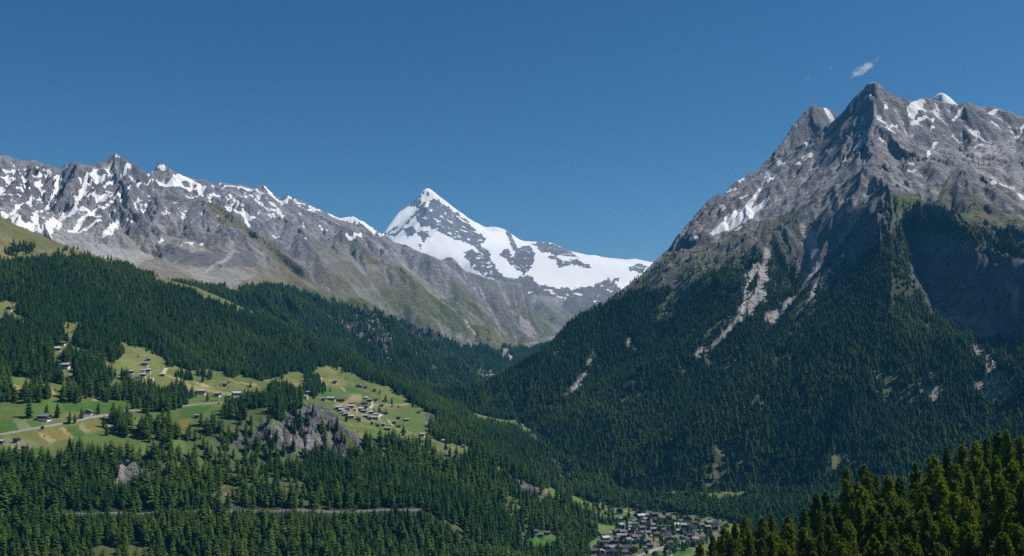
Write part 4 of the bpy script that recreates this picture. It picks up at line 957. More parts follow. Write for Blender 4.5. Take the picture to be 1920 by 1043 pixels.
def feather_geo(seed, h, rad, boughs=110, tufts=46, bare_base=0.16, pw=0.75, size=0.42):
    """crown of a near larch: boughs hung with many small needle tufts"""
    rd = random.Random(seed); vs, fs = [], []
    for q in range(boughs):
        t = min(0.995, bare_base + (1 - bare_base) * ((q // 6) * 6 + 3 + rd.uniform(-1.2, 1.2)) / boughs)
        prof = ((1 - t) / (1 - bare_base)) ** pw * min(1, 0.55 + (t - bare_base) * 3)
        ln = rad * prof * rd.uniform(0.55, 1.22) + 0.35
        a = q * 2.399 + rd.uniform(-0.5, 0.5); ln *= 1 + 0.22 * math.sin(a * 2 + seed + t * 9) + 0.15 * math.sin(a * 3 - t * 21); ca_, sa_ = math.cos(a), math.sin(a); z = t * h
        rise = rd.uniform(-0.12, 0.30)
        i = len(vs)
        vs += [(0, 0.06, z), (0, -0.06, z), (ca_ * ln, sa_ * ln, z + (rise - 0.15) * ln)]; fs.append((i, i + 1, i + 2))
        nt_ = int(tufts * (0.35 + 0.65 * prof))
        for k in range(nt_):
            d = ln * (rd.random() ** 0.65) * 1.03
            sp = 0.30 * ln * (1.05 - d / ln) + 0.28
            s = rd.gauss(0, sp * 0.55); dz = (rise * d - 0.15 * d * d / ln) + rd.gauss(0, 0.22) - abs(rd.gauss(0, 0.25))
            px, py, pz = ca_ * d - sa_ * s, sa_ * d + ca_ * s, z + dz
            e = size * rd.uniform(0.6, 1.35)
            u1 = Vector((rd.gauss(0, 1), rd.gauss(0, 1), rd.gauss(0, 0.8))).normalized(); u2 = u1.cross(Vector((rd.gauss(0, 1), rd.gauss(0, 1), rd.gauss(0, 1)))).normalized()
            i = len(vs)
            vs += [(px + u1.x * e, py + u1.y * e, pz + u1.z * e), (px - u1.x * e * 0.5 + u2.x * e * 0.6, py - u1.y * e * 0.5 + u2.y * e * 0.6, pz - u1.z * e * 0.5 + u2.z * e * 0.6), (px - u1.x * e * 0.5 - u2.x * e * 0.6, py - u1.y * e * 0.5 - u2.y * e * 0.6, pz - u1.z * e * 0.5 - u2.z * e * 0.6)]
            fs.append((i, i + 1, i + 2))
    return vs, fs
def leafy_geo(seed, h, rad, n=420):
    rd = random.Random(seed); vs, fs = [], []
    blobs = [(rd.uniform(-0.45, 0.45) * rad, rd.uniform(-0.45, 0.45) * rad, h * rd.uniform(0.42, 0.82), rad * rd.uniform(0.45, 0.7)) for _ in range(7)]
    for k in range(n):
        bx, by, bz, br = blobs[k % 7]
        d = Vector((rd.gauss(0, 1), rd.gauss(0, 1), rd.gauss(0, 1))).normalized(); p = Vector((bx, by, bz)) + d * br * rd.uniform(0.75, 1.05)
        u1 = (d.cross(Vector((rd.gauss(0, 1), rd.gauss(0, 1), rd.gauss(0, 1))))).normalized(); u2 = d.cross(u1) + d * rd.uniform(-0.5, 0.5)
        e = rad * rd.uniform(0.14, 0.26); i = len(vs)
        vs += [tuple(p + u1 * e), tuple(p - u1 * e * 0.5 + u2 * e), tuple(p - u1 * e * 0.5 - u2 * e)]; fs.append((i, i + 1, i + 2))
    return vs, fs
def geo_mesh(name, parts):
    """one mesh from (vertices, faces, material) pieces"""
    vs, fs, mi, mats = [], [], [], []
    for v, f, m in parts:
        i = len(vs); vs += v; fs += [tuple(i + k for k in q) for q in f]
        if m not in mats: mats.append(m)
        mi += [mats.index(m)] * len(f)
    me = bpy.data.meshes.new(name); me.from_pydata(vs, [], fs); me.update()
    for m in mats: me.materials.append(m)
    me.polygons.foreach_set('material_index', mi)
    return me
# kinds used in the forest: (crown, trunk) of a tree 20 m tall
KIND_H = 20.0
kinds = []
for sd, rad, lv, per, dr, pw, mt in ((1, 4.4, 14, 9, 0.30, 0.70, SPRUCE), (2, 3.7, 15, 9, 0.38, 0.80, SPRUCE), (3, 5.0, 12, 10, 0.20, 0.58, SPRUCE), (4, 5.2, 12, 10, 0.12, 0.50, LARCH), (5, 4.4, 13, 9, 0.15, 0.60, LARCH), (6, 4.0, 14, 9, 0.36, 0.66, SPRUCE)):
    cv, cf = conifer_geo(sd, KIND_H, rad, lv, per, dr, 0.38, 0.07, pw)
    tv, tf = trunk_geo(KIND_H * 0.9, 0.30, 5, 0, n=2)
    kinds.append((geo_mesh("conifer_crown", [(cv, cf, mt)]), geo_mesh("conifer_trunk", [(tv, tf, BARK)]), geo_mesh("conifer", [(cv, cf, mt), (tv, tf, BARK)])))
leafy_kinds = []
for sd in (11, 12, 13):
    cv, cf = leafy_geo(sd, 11.0, 4.2); tv, tf = trunk_geo(6.5, 0.28, 5, n=2)
    leafy_kinds.append((geo_mesh("leafy_crown", [(cv, cf, LEAFY)]), geo_mesh("leafy_trunk", [(tv, tf, BARK)]), geo_mesh("leafy_tree_mesh", [(cv, cf, LEAFY), (tv, tf, BARK)])))

def bilinear(arr, az, r):
    fa = np.clip((az - AZ[0]) / (AZ[1] - AZ[0]), 0, NA - 1.001); i = fa.astype(int); s = fa - i
    j = np.clip(np.searchsorted(R, r) - 1, 0, NR - 2); t = (r - R[j]) / (R[j + 1] - R[j])
    return (arr[j, i] * (1 - s) + arr[j, i + 1] * s) * (1 - t) + (arr[j + 1, i] * (1 - s) + arr[j + 1, i + 1] * s) * t
def scatter(density, cell, rmin, rmax, seed):
    g = np.random.default_rng(seed)
    xx = np.arange(-rmax * 0.62, rmax * 0.62, cell); yy = np.arange(rmin * 0.78, rmax, cell)
    gx, gy = np.meshgrid(xx, yy); gx = gx.ravel() + g.uniform(-0.48, 0.48, gx.size) * cell; gy = gy.ravel() + g.uniform(-0.48, 0.48, gy.size) * cell
    az, r = np.arctan2(gx, gy), np.hypot(gx, gy)
    ok = (np.abs(az) < 0.6) & (r > rmin) & (r < rmax); gx, gy, az, r = gx[ok], gy[ok], az[ok], r[ok]
    ok = g.random(len(az)) < bilinear(density, az, r); gx, gy, az, r = gx[ok], gy[ok], az[ok], r[ok]
    z = bilinear(Z, az, r)
    return gx, gy, z, az, r, g
def seen(az, r, ztop, slack=14.0):
    j = np.clip(np.searchsorted(R, r) - 2, 0, NR - 1); i = np.clip(((az - AZ[0]) / (AZ[1] - AZ[0])).round().astype(int), 0, NA - 1)
    return (ztop + slack - CAM_Z) / r > TMAX[j, i]
TREES = []
for cell, rmin, rmax, seed in ((6.4, 900, 1900, 1), (5.6, 1900, 3200, 2), (7.2, 3200, 6000, 3)):
    gx, gy, z, az, r, g = scatter(FD, cell, rmin, rmax, seed)
    grow = fbm((gx / 90).astype(f32), (gy / 90).astype(f32), 3, 201)
    h = KIND_H * np.clip(0.98 + 0.28 * grow + g.normal(0, 0.22, len(gx)), 0.35, 1.6)
    tr_r = np.interp(az, [math.atan2(p.x, p.y) for p in track_line], [math.hypot(p.x, p.y) for p in track_line])
    dfront = tr_r - r; h = np.where((dfront > 0) & (dfront < 45), np.minimum(h, np.maximum(4.0, 0.42 * dfront) * g.uniform(0.75, 2.3, len(gx))), h)
    reg = bilinear(REG.astype(float), az, r).round()
    u_, v_ = project(gx, gy, z)
    h *= np.where((reg == 3), np.interp(v_, [430, 560, 700], [0.5, 0.78, 0.94]), 1.0)
    h *= np.where((reg == 2) & (r > 1850), 0.82, 1.0)
    sp = fbm((gx / 160).astype(f32), (gy / 160).astype(f32), 2, 205) + g.normal(0, 0.25, len(gx))
    larchy = sp > np.where(reg == 3, 0.20, np.where(r < 1750, 0.12, 0.22))
    kind = np.where(larchy, g.integers(3, 5, len(gx)), np.array([0, 1, 2, 5])[g.integers(0, 4, len(gx))])
    ok = seen(az, r, z + h)
    TREES.append(np.stack([gx, gy, z, h / KIND_H, g.uniform(0, 6.28, len(gx)), kind, az, r], -1)[ok])
TREES = np.concatenate(TREES)
gx, gy, z, az, r, g = scatter(FDB, 6.2, 1250, 2400, 9)
LEAFS = np.stack([gx, gy, z, g.uniform(0.55, 1.3, len(gx)) * np.where((bilinear(REG.astype(float), az, r).round() == 2) & (r > 1380) & (az < ui(1040)), g.uniform(0.22, 0.55, len(gx)), 1.0), g.uniform(0, 6.28, len(gx)), g.integers(0, 3, len(gx)), az, r], -1)
mixc = (g.random(len(gx)) < 0.45) & (az > ui(1040)) & (r > 1500)
extra = LEAFS[mixc].copy(); extra[:, 3] *= 0.95; extra[:, 5] = g.integers(0, 6, len(extra)); LEAFS = LEAFS[~mixc]
TREES = np.concatenate([TREES, extra])
print("trees", len(TREES), "leafy", len(LEAFS))

# the trees that show largest become things of their own
tu, tv = project(TREES[:, 0], TREES[:, 1], TREES[:, 2] + 0.6 * KIND_H * TREES[:, 3])
show = TREES[:, 3] / TREES[:, 7] * ((tu > 10) & (tu < 1080) & (tv < 1040) & (tv > 700))
big = np.argsort(-show)[:120]
rest = np.ones(len(TREES), bool); rest[big] = False
BIG = TREES[big]; TREES = TREES[rest]

def forest(name, pts, meshes, label):
    me = bpy.data.meshes.new(name); me.vertices.add(len(pts)); me.vertices.foreach_set('co', pts[:, :3].astype(f32).ravel())
    for nm, col, ty in (("size", 3, 'FLOAT'), ("turn", 4, 'FLOAT')):
        a = me.attributes.new(nm, ty, 'POINT'); a.data.foreach_set('value', pts[:, col].astype(f32))
    a = me.attributes.new("sort", 'INT', 'POINT'); a.data.foreach_set('value', pts[:, 5].astype(np.int32))
    o = bpy.data.objects.new(name, me); C.objects.link(o)
    o["kind"] = "stuff"; o["label"] = label
    ng = bpy.data.node_groups.new(name + "_scatter", 'GeometryNodeTree')
    ng.interface.new_socket("Geometry", in_out='INPUT', socket_type='NodeSocketGeometry'); ng.interface.new_socket("Geometry", in_out='OUTPUT', socket_type='NodeSocketGeometry')
    gi, go = ng.nodes.new("NodeGroupInput"), ng.nodes.new("NodeGroupOutput")
    iop = ng.nodes.new("GeometryNodeInstanceOnPoints"); iop.inputs["Pick Instance"].default_value = True
    join = ng.nodes.new("GeometryNodeJoinGeometry")
    for m in reversed(meshes):
        src = bpy.data.objects.new(m.name, m)
        oi = ng.nodes.new("GeometryNodeObjectInfo"); oi.inputs["Object"].default_value = src; oi.inputs["As Instance"].default_value = True
        ng.links.new(oi.outputs["Geometry"], join.inputs[0])
    def attr(nm, ty):
        n = ng.nodes.new("GeometryNodeInputNamedAttribute"); n.data_type = ty; n.inputs[0].default_value = nm; return n.outputs[0]
    cmb = ng.nodes.new("ShaderNodeCombineXYZ"); ng.links.new(attr("turn", 'FLOAT'), cmb.inputs[2])
    e2r = ng.nodes.new("FunctionNodeEulerToRotation"); ng.links.new(cmb.outputs[0], e2r.inputs[0])
    m2p = ng.nodes.new("GeometryNodeMeshToPoints"); ng.links.new(gi.outputs[0], m2p.inputs[0])
    ng.links.new(m2p.outputs[0], iop.inputs["Points"]); ng.links.new(join.outputs[0], iop.inputs["Instance"])
    ng.links.new(attr("sort", 'INT'), iop.inputs["Instance Index"]); ng.links.new(e2r.outputs[0], iop.inputs["Rotation"]); ng.links.new(attr("size", 'FLOAT'), iop.inputs["Scale"])
    ng.links.new(iop.outputs[0], go.inputs[0])
    md = o.modifiers.new("scatter", 'NODES'); md.node_group = ng
    return o
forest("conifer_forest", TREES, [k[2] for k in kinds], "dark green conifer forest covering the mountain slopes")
forest("valley_woods", LEAFS, [k[2] for k in leafy_kinds], "leafy green woods beside the valley village")

def tree_thing(name, crown, trunk, loc, size, turn, label, cat, group=None):
    e = bpy.data.objects.new(name, None); C.objects.link(e)
    e.location = loc; e.rotation_euler = (0, 0, turn); e.scale = (size, size, size) if not isinstance(size, tuple) else size
    e.empty_display_size = 1; e["label"] = label; e["category"] = cat
    if group: e["group"] = group
    for nm, me in (("crown", crown), ("trunk", trunk)):
        o = bpy.data.objects.new(nm, me); C.objects.link(o); o.parent = e
    return e
for t in BIG:
    k = kinds[int(t[5])]; larch = int(t[5]) in (3, 4)
    uu, vv = project(t[0], t[1], t[2])
    if larch: tree_thing("larch_tree", k[0], k[1], (t[0], t[1], t[2]), t[3], t[4], "lighter green larch among dark spruces of the lower forest", "tree", "larches of the lower forest")
    else: tree_thing("spruce_tree", k[0], k[1], (t[0], t[1], t[2]), t[3], t[4], "dark green spruce in the dense lower forest under the terrace", "tree", "spruces of the lower forest")
# single trees of the meadows: pixel of the foot, height in pixels
singles = [(54, 783, 36, 0, "tall spruce standing alone on the meadow beside the pale green strip"), (26, 750, 22, 1, "slim spruce at the edge of the tan field"), (152, 787, 25, 1, "slim spruce in front of the brown roadside chalet"), (184, 776, 21, 2, "spruce right behind the brown roadside chalet"),
           (87, 778, 20, 2, "bushy spruce left of the pair above the big dark chalet"), (107, 783, 28, 0, "broad spruce shading the big dark chalet"), (130, 795, 24, 5, "spruce between the two roadside chalets"), (140, 794, 20, 1, "smaller spruce between the two roadside chalets, nearer the brown one"), (194, 801, 21, 2, "bushy spruce just below the road bend"), (200, 817, 23, 5, "spruce on the tan field edge below the road"),
           (222, 796, 33, 3, "large larch below the road where it enters the grove"), (579, 737, 22, 0, "tallest spruce beside the house on top of the cliff"), (600, 736, 10, 1, "leftmost of three small spruces on the hamlet meadow"), (610, 735, 11, 2, "middle one of three small spruces on the hamlet meadow"), (619, 735, 11, 0, "rightmost of three small spruces on the hamlet meadow"),
           (747, 766, 9, 1, "lone small spruce on the meadow right of the hamlet"), (712, 739, 10, 0, "spruce at the forest edge above the hamlet"), (701, 774, 10, 2, "dark spruce in the middle of the hamlet"), (714, 776, 11, 5, "left one of two spruces at the hamlet's right end"), (724, 776, 11, 0, "right one of two spruces at the hamlet's right end"),
           (367, 744, 12, 2, "spruce left of the red brown house"), (389, 753, 18, 0, "broad spruce between the red brown house and the parking place"), (423, 755, 18, 1, "slim spruce beside the long grey roofs"), (392, 713, 11, 0, "single spruce on the slope above the red brown house"), (641, 700, 11, 0, "spruce at the upper end of the zigzag path"), (660, 703, 10, 1, "spruce right of the zigzag path")]
for u, v, hp, k, lab in singles:
    p = ground_at(u, v, 1350, 2600); d = math.hypot(p.x, p.y)
    s = hp * d / F / KIND_H
    tree_thing("larch_tree" if k in (3, 4) else "spruce_tree", kinds[k][0], kinds[k][1], p, s, random.uniform(0, 6), lab, "tree")
for u, v, hp, k, lab in ((674, 793, 9, 0, "round leafy tree at the lower edge of the hamlet"), (698, 799, 9, 1, "round leafy tree below the hamlet, right of the other one")):
    p = ground_at(u, v, 1350, 2600); s = hp * math.hypot(p.x, p.y) / F / 11
    tree_thing("leafy_tree", leafy_kinds[k][0], leafy_kinds[k][1], p, s, 1.0, lab, "tree")

# foreground larch stand
near = []
for sd, rad, pw in ((21, 6.8, 0.66), (22, 6.0, 0.74), (23, 7.4, 0.60), (24, 5.8, 0.80), (25, 6.6, 0.64)):
    cv, cf = feather_geo(sd, 24.0, rad, 190, 125, 0.08, pw, 0.31); tv, tf = trunk_geo(23.5, 0.34, 7, 0.01, n=6)
    near.append((geo_mesh("near_crown", [(cv, cf, NEAR_L)]), geo_mesh("near_trunk", [(tv, tf, BARK)])))
top_line = [(1313, 1019), (1336, 1004), (1358, 990), (1378, 980), (1397, 969), (1429, 972), (1447, 963), (1478, 968), (1507, 954), (1531, 925), (1549, 922), (1587, 877), (1620, 872), (1642, 893), (1665, 893), (1687, 896), (1716, 868), (1749, 853), (1775, 840), (1804, 836), (1830, 828), (1849, 822), (1872, 811), (1888, 809), (1913, 819), (1945, 815), (1985, 800), (2030, 790), (2080, 780)]
ORD = "first second third fourth fifth sixth seventh eighth ninth tenth eleventh twelfth thirteenth fourteenth fifteenth sixteenth seventeenth eighteenth nineteenth twentieth".split()
placed = []
def near_tree(u, v, r, k, label, group=None):
    az, t = bearing(u, v); az = float(az); x, y = r * math.sin(az), r * math.cos(az)
    gz = height(az, r); h = CAM_Z + r * float(t) - gz
    if h < 9: return
    s = h / 24.0; w = min(max(s, 0.82), 1.12)
    placed.append((x, y))
    tree_thing("larch_tree", near[k][0], near[k][1], (x, y, gz), (w, w, s), random.uniform(0, 6.28), label, "tree", group)
for q, (u, v) in enumerate(top_line):
    if u < 1920:
        lab = ("yellow green foreground larch, %s treetop from the left along the stand's skyline" % ORD[q]) if q < 20 else ("yellow green foreground larch on the skyline, %s treetop from the right edge" % ORD[24 - q])
        near_tree(u, v, 400 + 25 * math.sin(q * 2.1), q % 5, lab)
    else: near_tree(u, v, 400 + 25 * math.sin(q * 2.1), q % 5, "yellow green foreground larch beyond the right end of the skyline", "larches of the foreground stand")
inner = [(1846, 877, 340), (1778, 968, 265), (1765, 903, 345), (1794, 872, 370), (1817, 886, 355), (1568, 945, 350), (1600, 945, 340), (1652, 938, 340), (1707, 968, 290), (1752, 985, 270), (1507, 990, 330), (1590, 976, 310), (1675, 1012, 275), (1629, 1020, 285), (1539, 1003, 310), (1445, 1000, 345), (1371, 1010, 370), (1900, 866, 350), (1878, 912, 310),
         (1730, 925, 330), (1610, 905, 375), (1690, 935, 345), (1640, 960, 315), (1480, 985, 355), (1405, 1003, 360), (1555, 965, 335), (1825, 940, 300), (1860, 960, 280), (1905, 935, 290), (1350, 1020, 390), (1428, 1010, 330), (1735, 955, 305), (1790, 925, 320), (1950, 880, 330), (1980, 920, 290), (1820, 1000, 250), (1880, 1000, 245), (1700, 1010, 260), (1910, 985, 250), (1650, 985, 290), (1520, 1012, 300), (1470, 1015, 320), (1580, 1010, 290), (1760, 1020, 245)]
for q, (u, v, r) in enumerate(inner):
    near_tree(u, v, r, (q * 3 + 1) % 5, "yellow green larch inside the foreground stand, below its skyline", "larches of the foreground stand")
rd = random.Random(5)
tries = 0
while tries < 1500 and len(placed) < 165:
    tries += 1
    u = rd.uniform(1400, 2120); r = rd.uniform(250, 420)
    vtop = np.interp(u, [p[0] for p in top_line], [p[1] for p in top_line]) + rd.uniform(25, 120) + (420 - r) * 0.25
    az = float(bearing(u, 900)[0]); x, y = r * math.sin(az), r * math.cos(az)
    if min((x - a) ** 2 + (y - b) ** 2 for a, b in placed) < 18: continue
    if vtop > 1036: continue
    near_tree(u, vtop, r, rd.randrange(5), "yellow green larch inside the foreground stand, below its skyline", "larches of the foreground stand")
# ------------------------------------------------------------------ houses
TIMBER = [simple_mat("dark_timber", (0.045, 0.028, 0.020), var=0.3, scale=0.8, rnd=0.3), simple_mat("brown_timber", (0.105, 0.055, 0.032), var=0.3, scale=0.8, rnd=0.3), simple_mat("red_timber", (0.20, 0.075, 0.045), var=0.2, scale=0.8)]
PLASTER = simple_mat("white_plaster", (0.62, 0.59, 0.54), var=0.12, scale=0.5, rnd=0.12)
STONE = simple_mat("stone_base", (0.32, 0.30, 0.27), var=0.3, scale=0.9, rnd=0.2)
ROOFS = {"pale": simple_mat("pale_slate", (0.40, 0.39, 0.385), 0.6, 0.18, 0.7, 0.3, rnd=0.15), "grey": simple_mat("grey_slate", (0.20, 0.195, 0.20), 0.65, 0.25, 0.7, 0.3, rnd=0.25), "brown": simple_mat("brown_slate", (0.115, 0.092, 0.085), 0.7, 0.3, 0.7, 0.25, rnd=0.3), "dark": simple_mat("dark_slate", (0.065, 0.060, 0.062), 0.7, 0.3, 0.7, 0.25, rnd=0.3)}
GLASS = simple_mat("window_glass", (0.03, 0.035, 0.04), 0.15, 0.1, 1.0, 0.5)
WHITE = simple_mat("white_frame", (0.7, 0.68, 0.64), var=0.05)
def box(x0, x1, y0, y1, z0, z1):
    v = [(x0, y0, z0), (x1, y0, z0), (x1, y1, z0), (x0, y1, z0), (x0, y0, z1), (x1, y0, z1), (x1, y1, z1), (x0, y1, z1)]
    return v, [(3, 2, 1, 0), (4, 5, 6, 7), (0, 1, 5, 4), (1, 2, 6, 5), (2, 3, 7, 6), (3, 0, 4, 7)]
def merge(parts):
    vs, fs = [], []
    for v, f in parts:
        i = len(vs); vs += v; fs += [tuple(i + k for k in q) for q in f]
    return vs, fs
def house(name, loc, turn, w, d, hb, hw, roof, timber, label, cat="house", group=None, base=PLASTER, chimney=False, windows=2, balcony=False):
    """gabled chalet: w along the ridge (x), d across; base storey, timber storey, two roof slabs"""
    e = bpy.data.objects.new(name, None); C.objects.link(e); e.location = loc; e.rotation_euler = (0, 0, turn)
    e["label"] = label; e["category"] = cat
    if group: e["group"] = group
    rise = d * 0.26; x, y = w / 2, d / 2
    v, f = box(-x, x, -y, y, -4.0, hb); mesh_obj("base", v, f, base, e)
    o = 0.12
    zt = hb + hw
    vs = [(-x - o, -y - o, hb), (x + o, -y - o, hb), (x + o, y + o, hb), (-x - o, y + o, hb), (-x - o, -y - o, zt), (x + o, -y - o, zt), (x + o, y + o, zt), (-x - o, y + o, zt), (-x - o, 0, zt + rise), (x + o, 0, zt + rise)]
    mesh_obj("wall", vs, [(3, 2, 1, 0), (0, 1, 5, 4), (2, 3, 7, 6), (1, 2, 6, 9, 5), (3, 0, 4, 8, 7)], timber, e)
    ov, oe, th = 0.9, 0.9, 0.28
    sl = rise / (y + o)
    slabs = []
    for s in (-1, 1):
        ye = s * (y + oe); ze = zt + rise - sl * (y + oe) + 0.06; zr = zt + rise + 0.06
        a = [(-x - ov, s * 0.0, zr), (x + ov, s * 0.0, zr), (x + ov, ye, ze), (-x - ov, ye, ze)]
        b = [(p[0], p[1], p[2] + th) for p in a]
        slabs.append((a + b, [(0, 1, 2, 3), (7, 6, 5, 4), (2, 6, 7, 3), (1, 5, 6, 2), (3, 7, 4, 0)]))
    v, f = merge(slabs)
    ro = mesh_obj("roof", v, f, ROOFS[roof], e)
    if chimney:
        v, f = box(x * 0.2, x * 0.2 + 0.9, y * 0.25, y * 0.25 + 0.9, zt + rise * 0.5, zt + rise + 1.3); mesh_obj("chimney", v, f, PLASTER, ro)
    for k in range(windows):
        for side in (-1, 1):
            yy = (k - (windows - 1) / 2) * d / (windows + 0.6)
            v, f = box(side * (x + o) - 0.05, side * (x + o) + 0.05, yy - 0.55, yy + 0.55, hb + 0.7, hb + 1.9)
            wo = mesh_obj("window", v, f, WHITE, e)
            v, f = box(side * (x + o + 0.02) - 0.05, side * (x + o + 0.02) + 0.05, yy - 0.42, yy + 0.42, hb + 0.82, hb + 1.78); mesh_obj("pane", v, f, GLASS, wo)
    if balcony:
        v, f = merge([box(x + o, x + o + 1.3, -y, y, hb - 0.1, hb + 0.1), box(x + o + 1.2, x + o + 1.3, -y, y, hb + 0.1, hb + 1.0)]); mesh_obj("balcony", v, f, timber, e)
    return e
NUM = "one two three four five six seven eight nine ten eleven twelve".split()
ORD2 = "first second third fourth fifth sixth seventh eighth ninth tenth eleventh twelfth".split()
rd = random.Random(31)
WHITE_WORDS = ('white gabled house', 'white house', 'white hut', 'white annex', 'white shed', 'small pale house')
# --- valley village: rows of roofs (u, v) read from the top row down
village = [
    [(1162, 962), (1198, 965), (1216, 966), (1228, 970), (1274, 973), (1287, 975)],
    [(1165, 976), (1201, 973), (1209, 972), (1240, 975), (1254, 974), (1263, 980), (1288, 987), (1302, 984)],
    [(1189, 981), (1212, 980), (1231, 981), (1206, 985), (1240, 984), (1248, 981), (1315, 989), (1329, 986), (1343, 983)],
    [(1180, 987), (1193, 988), (1224, 988), (1214, 990), (1238, 993), (1267, 990), (1284, 991), (1299, 991), (1327, 994), (1341, 993)],
    [(1165, 990), (1184, 993), (1212, 995), (1226, 997), (1203, 994), (1256, 993), (1285, 1000), (1298, 1003), (1272, 999)],
    [(1157, 1001), (1166, 1003), (1184, 1000), (1198, 1004), (1215, 1003), (1231, 1006), (1252, 1004), (1241, 999), (1316, 1011), (1295, 1009)],
    [(1137, 1009), (1162, 1008), (1175, 1009), (1190, 1011), (1203, 1011), (1252, 1013), (1288, 1016), (1303, 1016)],
    [(1135, 1015), (1161, 1015), (1178, 1018), (1188, 1019), (1200, 1017), (1214, 1021), (1284, 1021), (1293, 1023)],
    [(1131, 1023), (1145, 1025), (1160, 1022), (1173, 1023), (1219, 1027), (1257, 1023), (1306, 1022)],
    [(1120, 1031), (1137, 1031), (1147, 1032), (1159, 1029), (1175, 1033), (1188, 1037)],
    [(1114, 1039), (1128, 1039), (1142, 1040), (1162, 1034), (1170, 1040), (1152, 1040)]]
spots = []
for ri, row in enumerate(village):
    row = sorted(row)
    for k, (u, v) in enumerate(row):
        p = ground_at(u, v + 2, 1300, 2200)
        ok = all((p - q).length > 7.5 for q in spots)
        if not ok:
            p = p + Vector((rd.uniform(-5, 5), rd.uniform(6, 12), 0)); p.z = height_xy(p.x, p.y)
        spots.append(p)
        roof = rd.choices(["dark", "brown", "grey", "pale"], [0.28, 0.32, 0.27, 0.13])[0]
        big = rd.random() < 0.3
        word = {"dark": "dark roofed", "brown": "brown roofed", "grey": "grey roofed", "pale": "pale roofed"}[roof]
        house("village_house", p, rd.choice([0.35, 0.35, 1.9, 1.75, -0.2]) + rd.uniform(-0.15, 0.15), rd.uniform(8, 11) * (1.25 if big else 1), rd.uniform(7.5, 9.5) * (1.15 if big else 1), rd.uniform(2.4, 3.2), rd.uniform(3.4, 5.6) * (1.2 if big else 1), roof,
              TIMBER[0] if rd.random() < 0.6 else (TIMBER[1] if rd.random() < 0.7 else PLASTER), "%s village house, row %s from the top, %s from the left" % (word, NUM[ri], ORD2[k]), "house", "houses of the valley village", STONE if rd.random() < 0.6 else PLASTER, rd.random() < 0.4, 2)
# chapel with a white tower in the village
p = ground_at(1208, 1012, 1300, 2200)
e = house("chapel", p, 1.2, 13, 7.5, 3.0, 3.4, "grey", PLASTER, "white walled chapel with a small square tower among the village roofs", "chapel", None, PLASTER, False, 2)
v, f = box(6.6, 9.8, -1.6, 1.6, -3, 13); mesh_obj("tower", v, f, PLASTER, e)
mesh_obj("tower_roof", [(6.3, -1.9, 13), (10.1, -1.9, 13), (10.1, 1.9, 13), (6.3, 1.9, 13), (8.2, 0, 18.5)], [(0, 1, 4), (1, 2, 4), (2, 3, 4), (3, 0, 4), (3, 2, 1, 0)], ROOFS["grey"], e)

# --- hamlet on the terrace: u, v, width px, roof, text
hamlet = [(577, 738, 12, "pale", "pale roofed house on top of the cliff edge beside the tall spruce"), (574, 746, 6, "pale", "little white shed just below the cliff top house"), (607, 750, 8, "grey", "small grey roofed barn left of the long hamlet barn"), (621, 749, 16, "pale", "long pale roofed barn at the hamlet's upper left"), (638, 752, 14, "dark", "dark broad chalet right of the long pale barn"),
          (659, 759, 9, "grey", "grey roofed chalet above the big pale house in the hamlet"), (657, 764, 13, "pale", "big pale roofed house in the middle of the hamlet"), (636, 767, 13, "pale", "pale roofed house at the left end of the hamlet core"), (639, 771, 8, "pale", "small pale roofed house below the left end of the hamlet core"), (651, 769, 8, "grey", "grey roofed house just left below the big pale house"),
          (646, 775, 9, "pale", "pale roofed chalet third from below at the hamlet's lower left edge"), (650, 779, 11, "pale", "pale roofed chalet second from below at the hamlet's lower left edge"), (658, 784, 10, "pale", "lowest pale roofed chalet at the hamlet's lower left edge"), (666, 770, 7, "pale", "small white house right of the big pale house"), (686, 748, 7, "pale", "small pale roof at the very top of the hamlet"),
          (693, 752, 10, "grey", "grey roofed chalet just right of the topmost hamlet roof"), (683, 758, 13, "dark", "broad dark roofed chalet in the upper right of the hamlet"), (684, 765, 11, "brown", "brown roofed chalet below the broad dark one"), (677, 769, 10, "pale", "pale roofed chalet in the hamlet centre, upper of two"), (681, 773, 10, "grey", "grey roofed chalet in the hamlet centre, lower of two"),
          (695, 775, 8, "pale", "pale roofed cottage left of the dark hamlet spruces"), (705, 780, 9, "pale", "pale roofed chalet at the path fork"), (686, 782, 9, "pale", "pale roofed chalet on the hamlet's lower side"), (693, 786, 8, "brown", "small brown chalet between two pale roofs on the lower side"), (703, 785, 12, "pale", "wide pale roofed house next to the path fork"),
          (672, 787, 9, "dark", "dark cottage beside the round leafy tree"), (705, 751, 6, "dark", "tiny dark barn above the hamlet's right end"), (716, 761, 8, "grey", "grey barn on the slope right of the hamlet"), (722, 776, 10, "dark", "dark barn under the two spruces at the right end"), (747, 785, 7, "brown", "brown hay barn on the right meadow"), (762, 789, 8, "grey", "grey hay barn farthest right on the meadow"),
          (739, 794, 7, "grey", "upper grey barn at the end of the lower path"), (747, 801, 8, "dark", "dark barn right below the path end"), (728, 802, 7, "dark", "dark barn left of the lower path"), (726, 806, 11, "grey", "long low grey barn at the edge of the woods"), (718, 798, 6, "grey", "small barn below the round leafy trees"), (757, 811, 9, "grey", "grey roofed barn at the lower rim of the meadow"),
          (792, 817, 9, "pale", "pale roofed barn out on the terrace tip"), (671, 724, 6, "dark", "left one of three barns at the forest edge"), (676, 725, 6, "grey", "middle one of three barns at the forest edge"), (685, 727, 6, "grey", "right one of three barns at the forest edge"), (702, 733, 6, "dark", "lone dark barn under the forest above the hamlet"), (628, 717, 7, "brown", "lone red brown barn on the upper hamlet meadow"),
          (785, 774, 5, "dark", "tiny dark hut at the far right meadow edge"), (708, 799, 7, "brown", "brown barn between the two leafy trees"), (868, 838, 5, "brown", "tiny brown hut on the grassy ridge of the terrace tip"), (831, 829, 5, "pale", "tiny pale hut on the grassy ridge")]
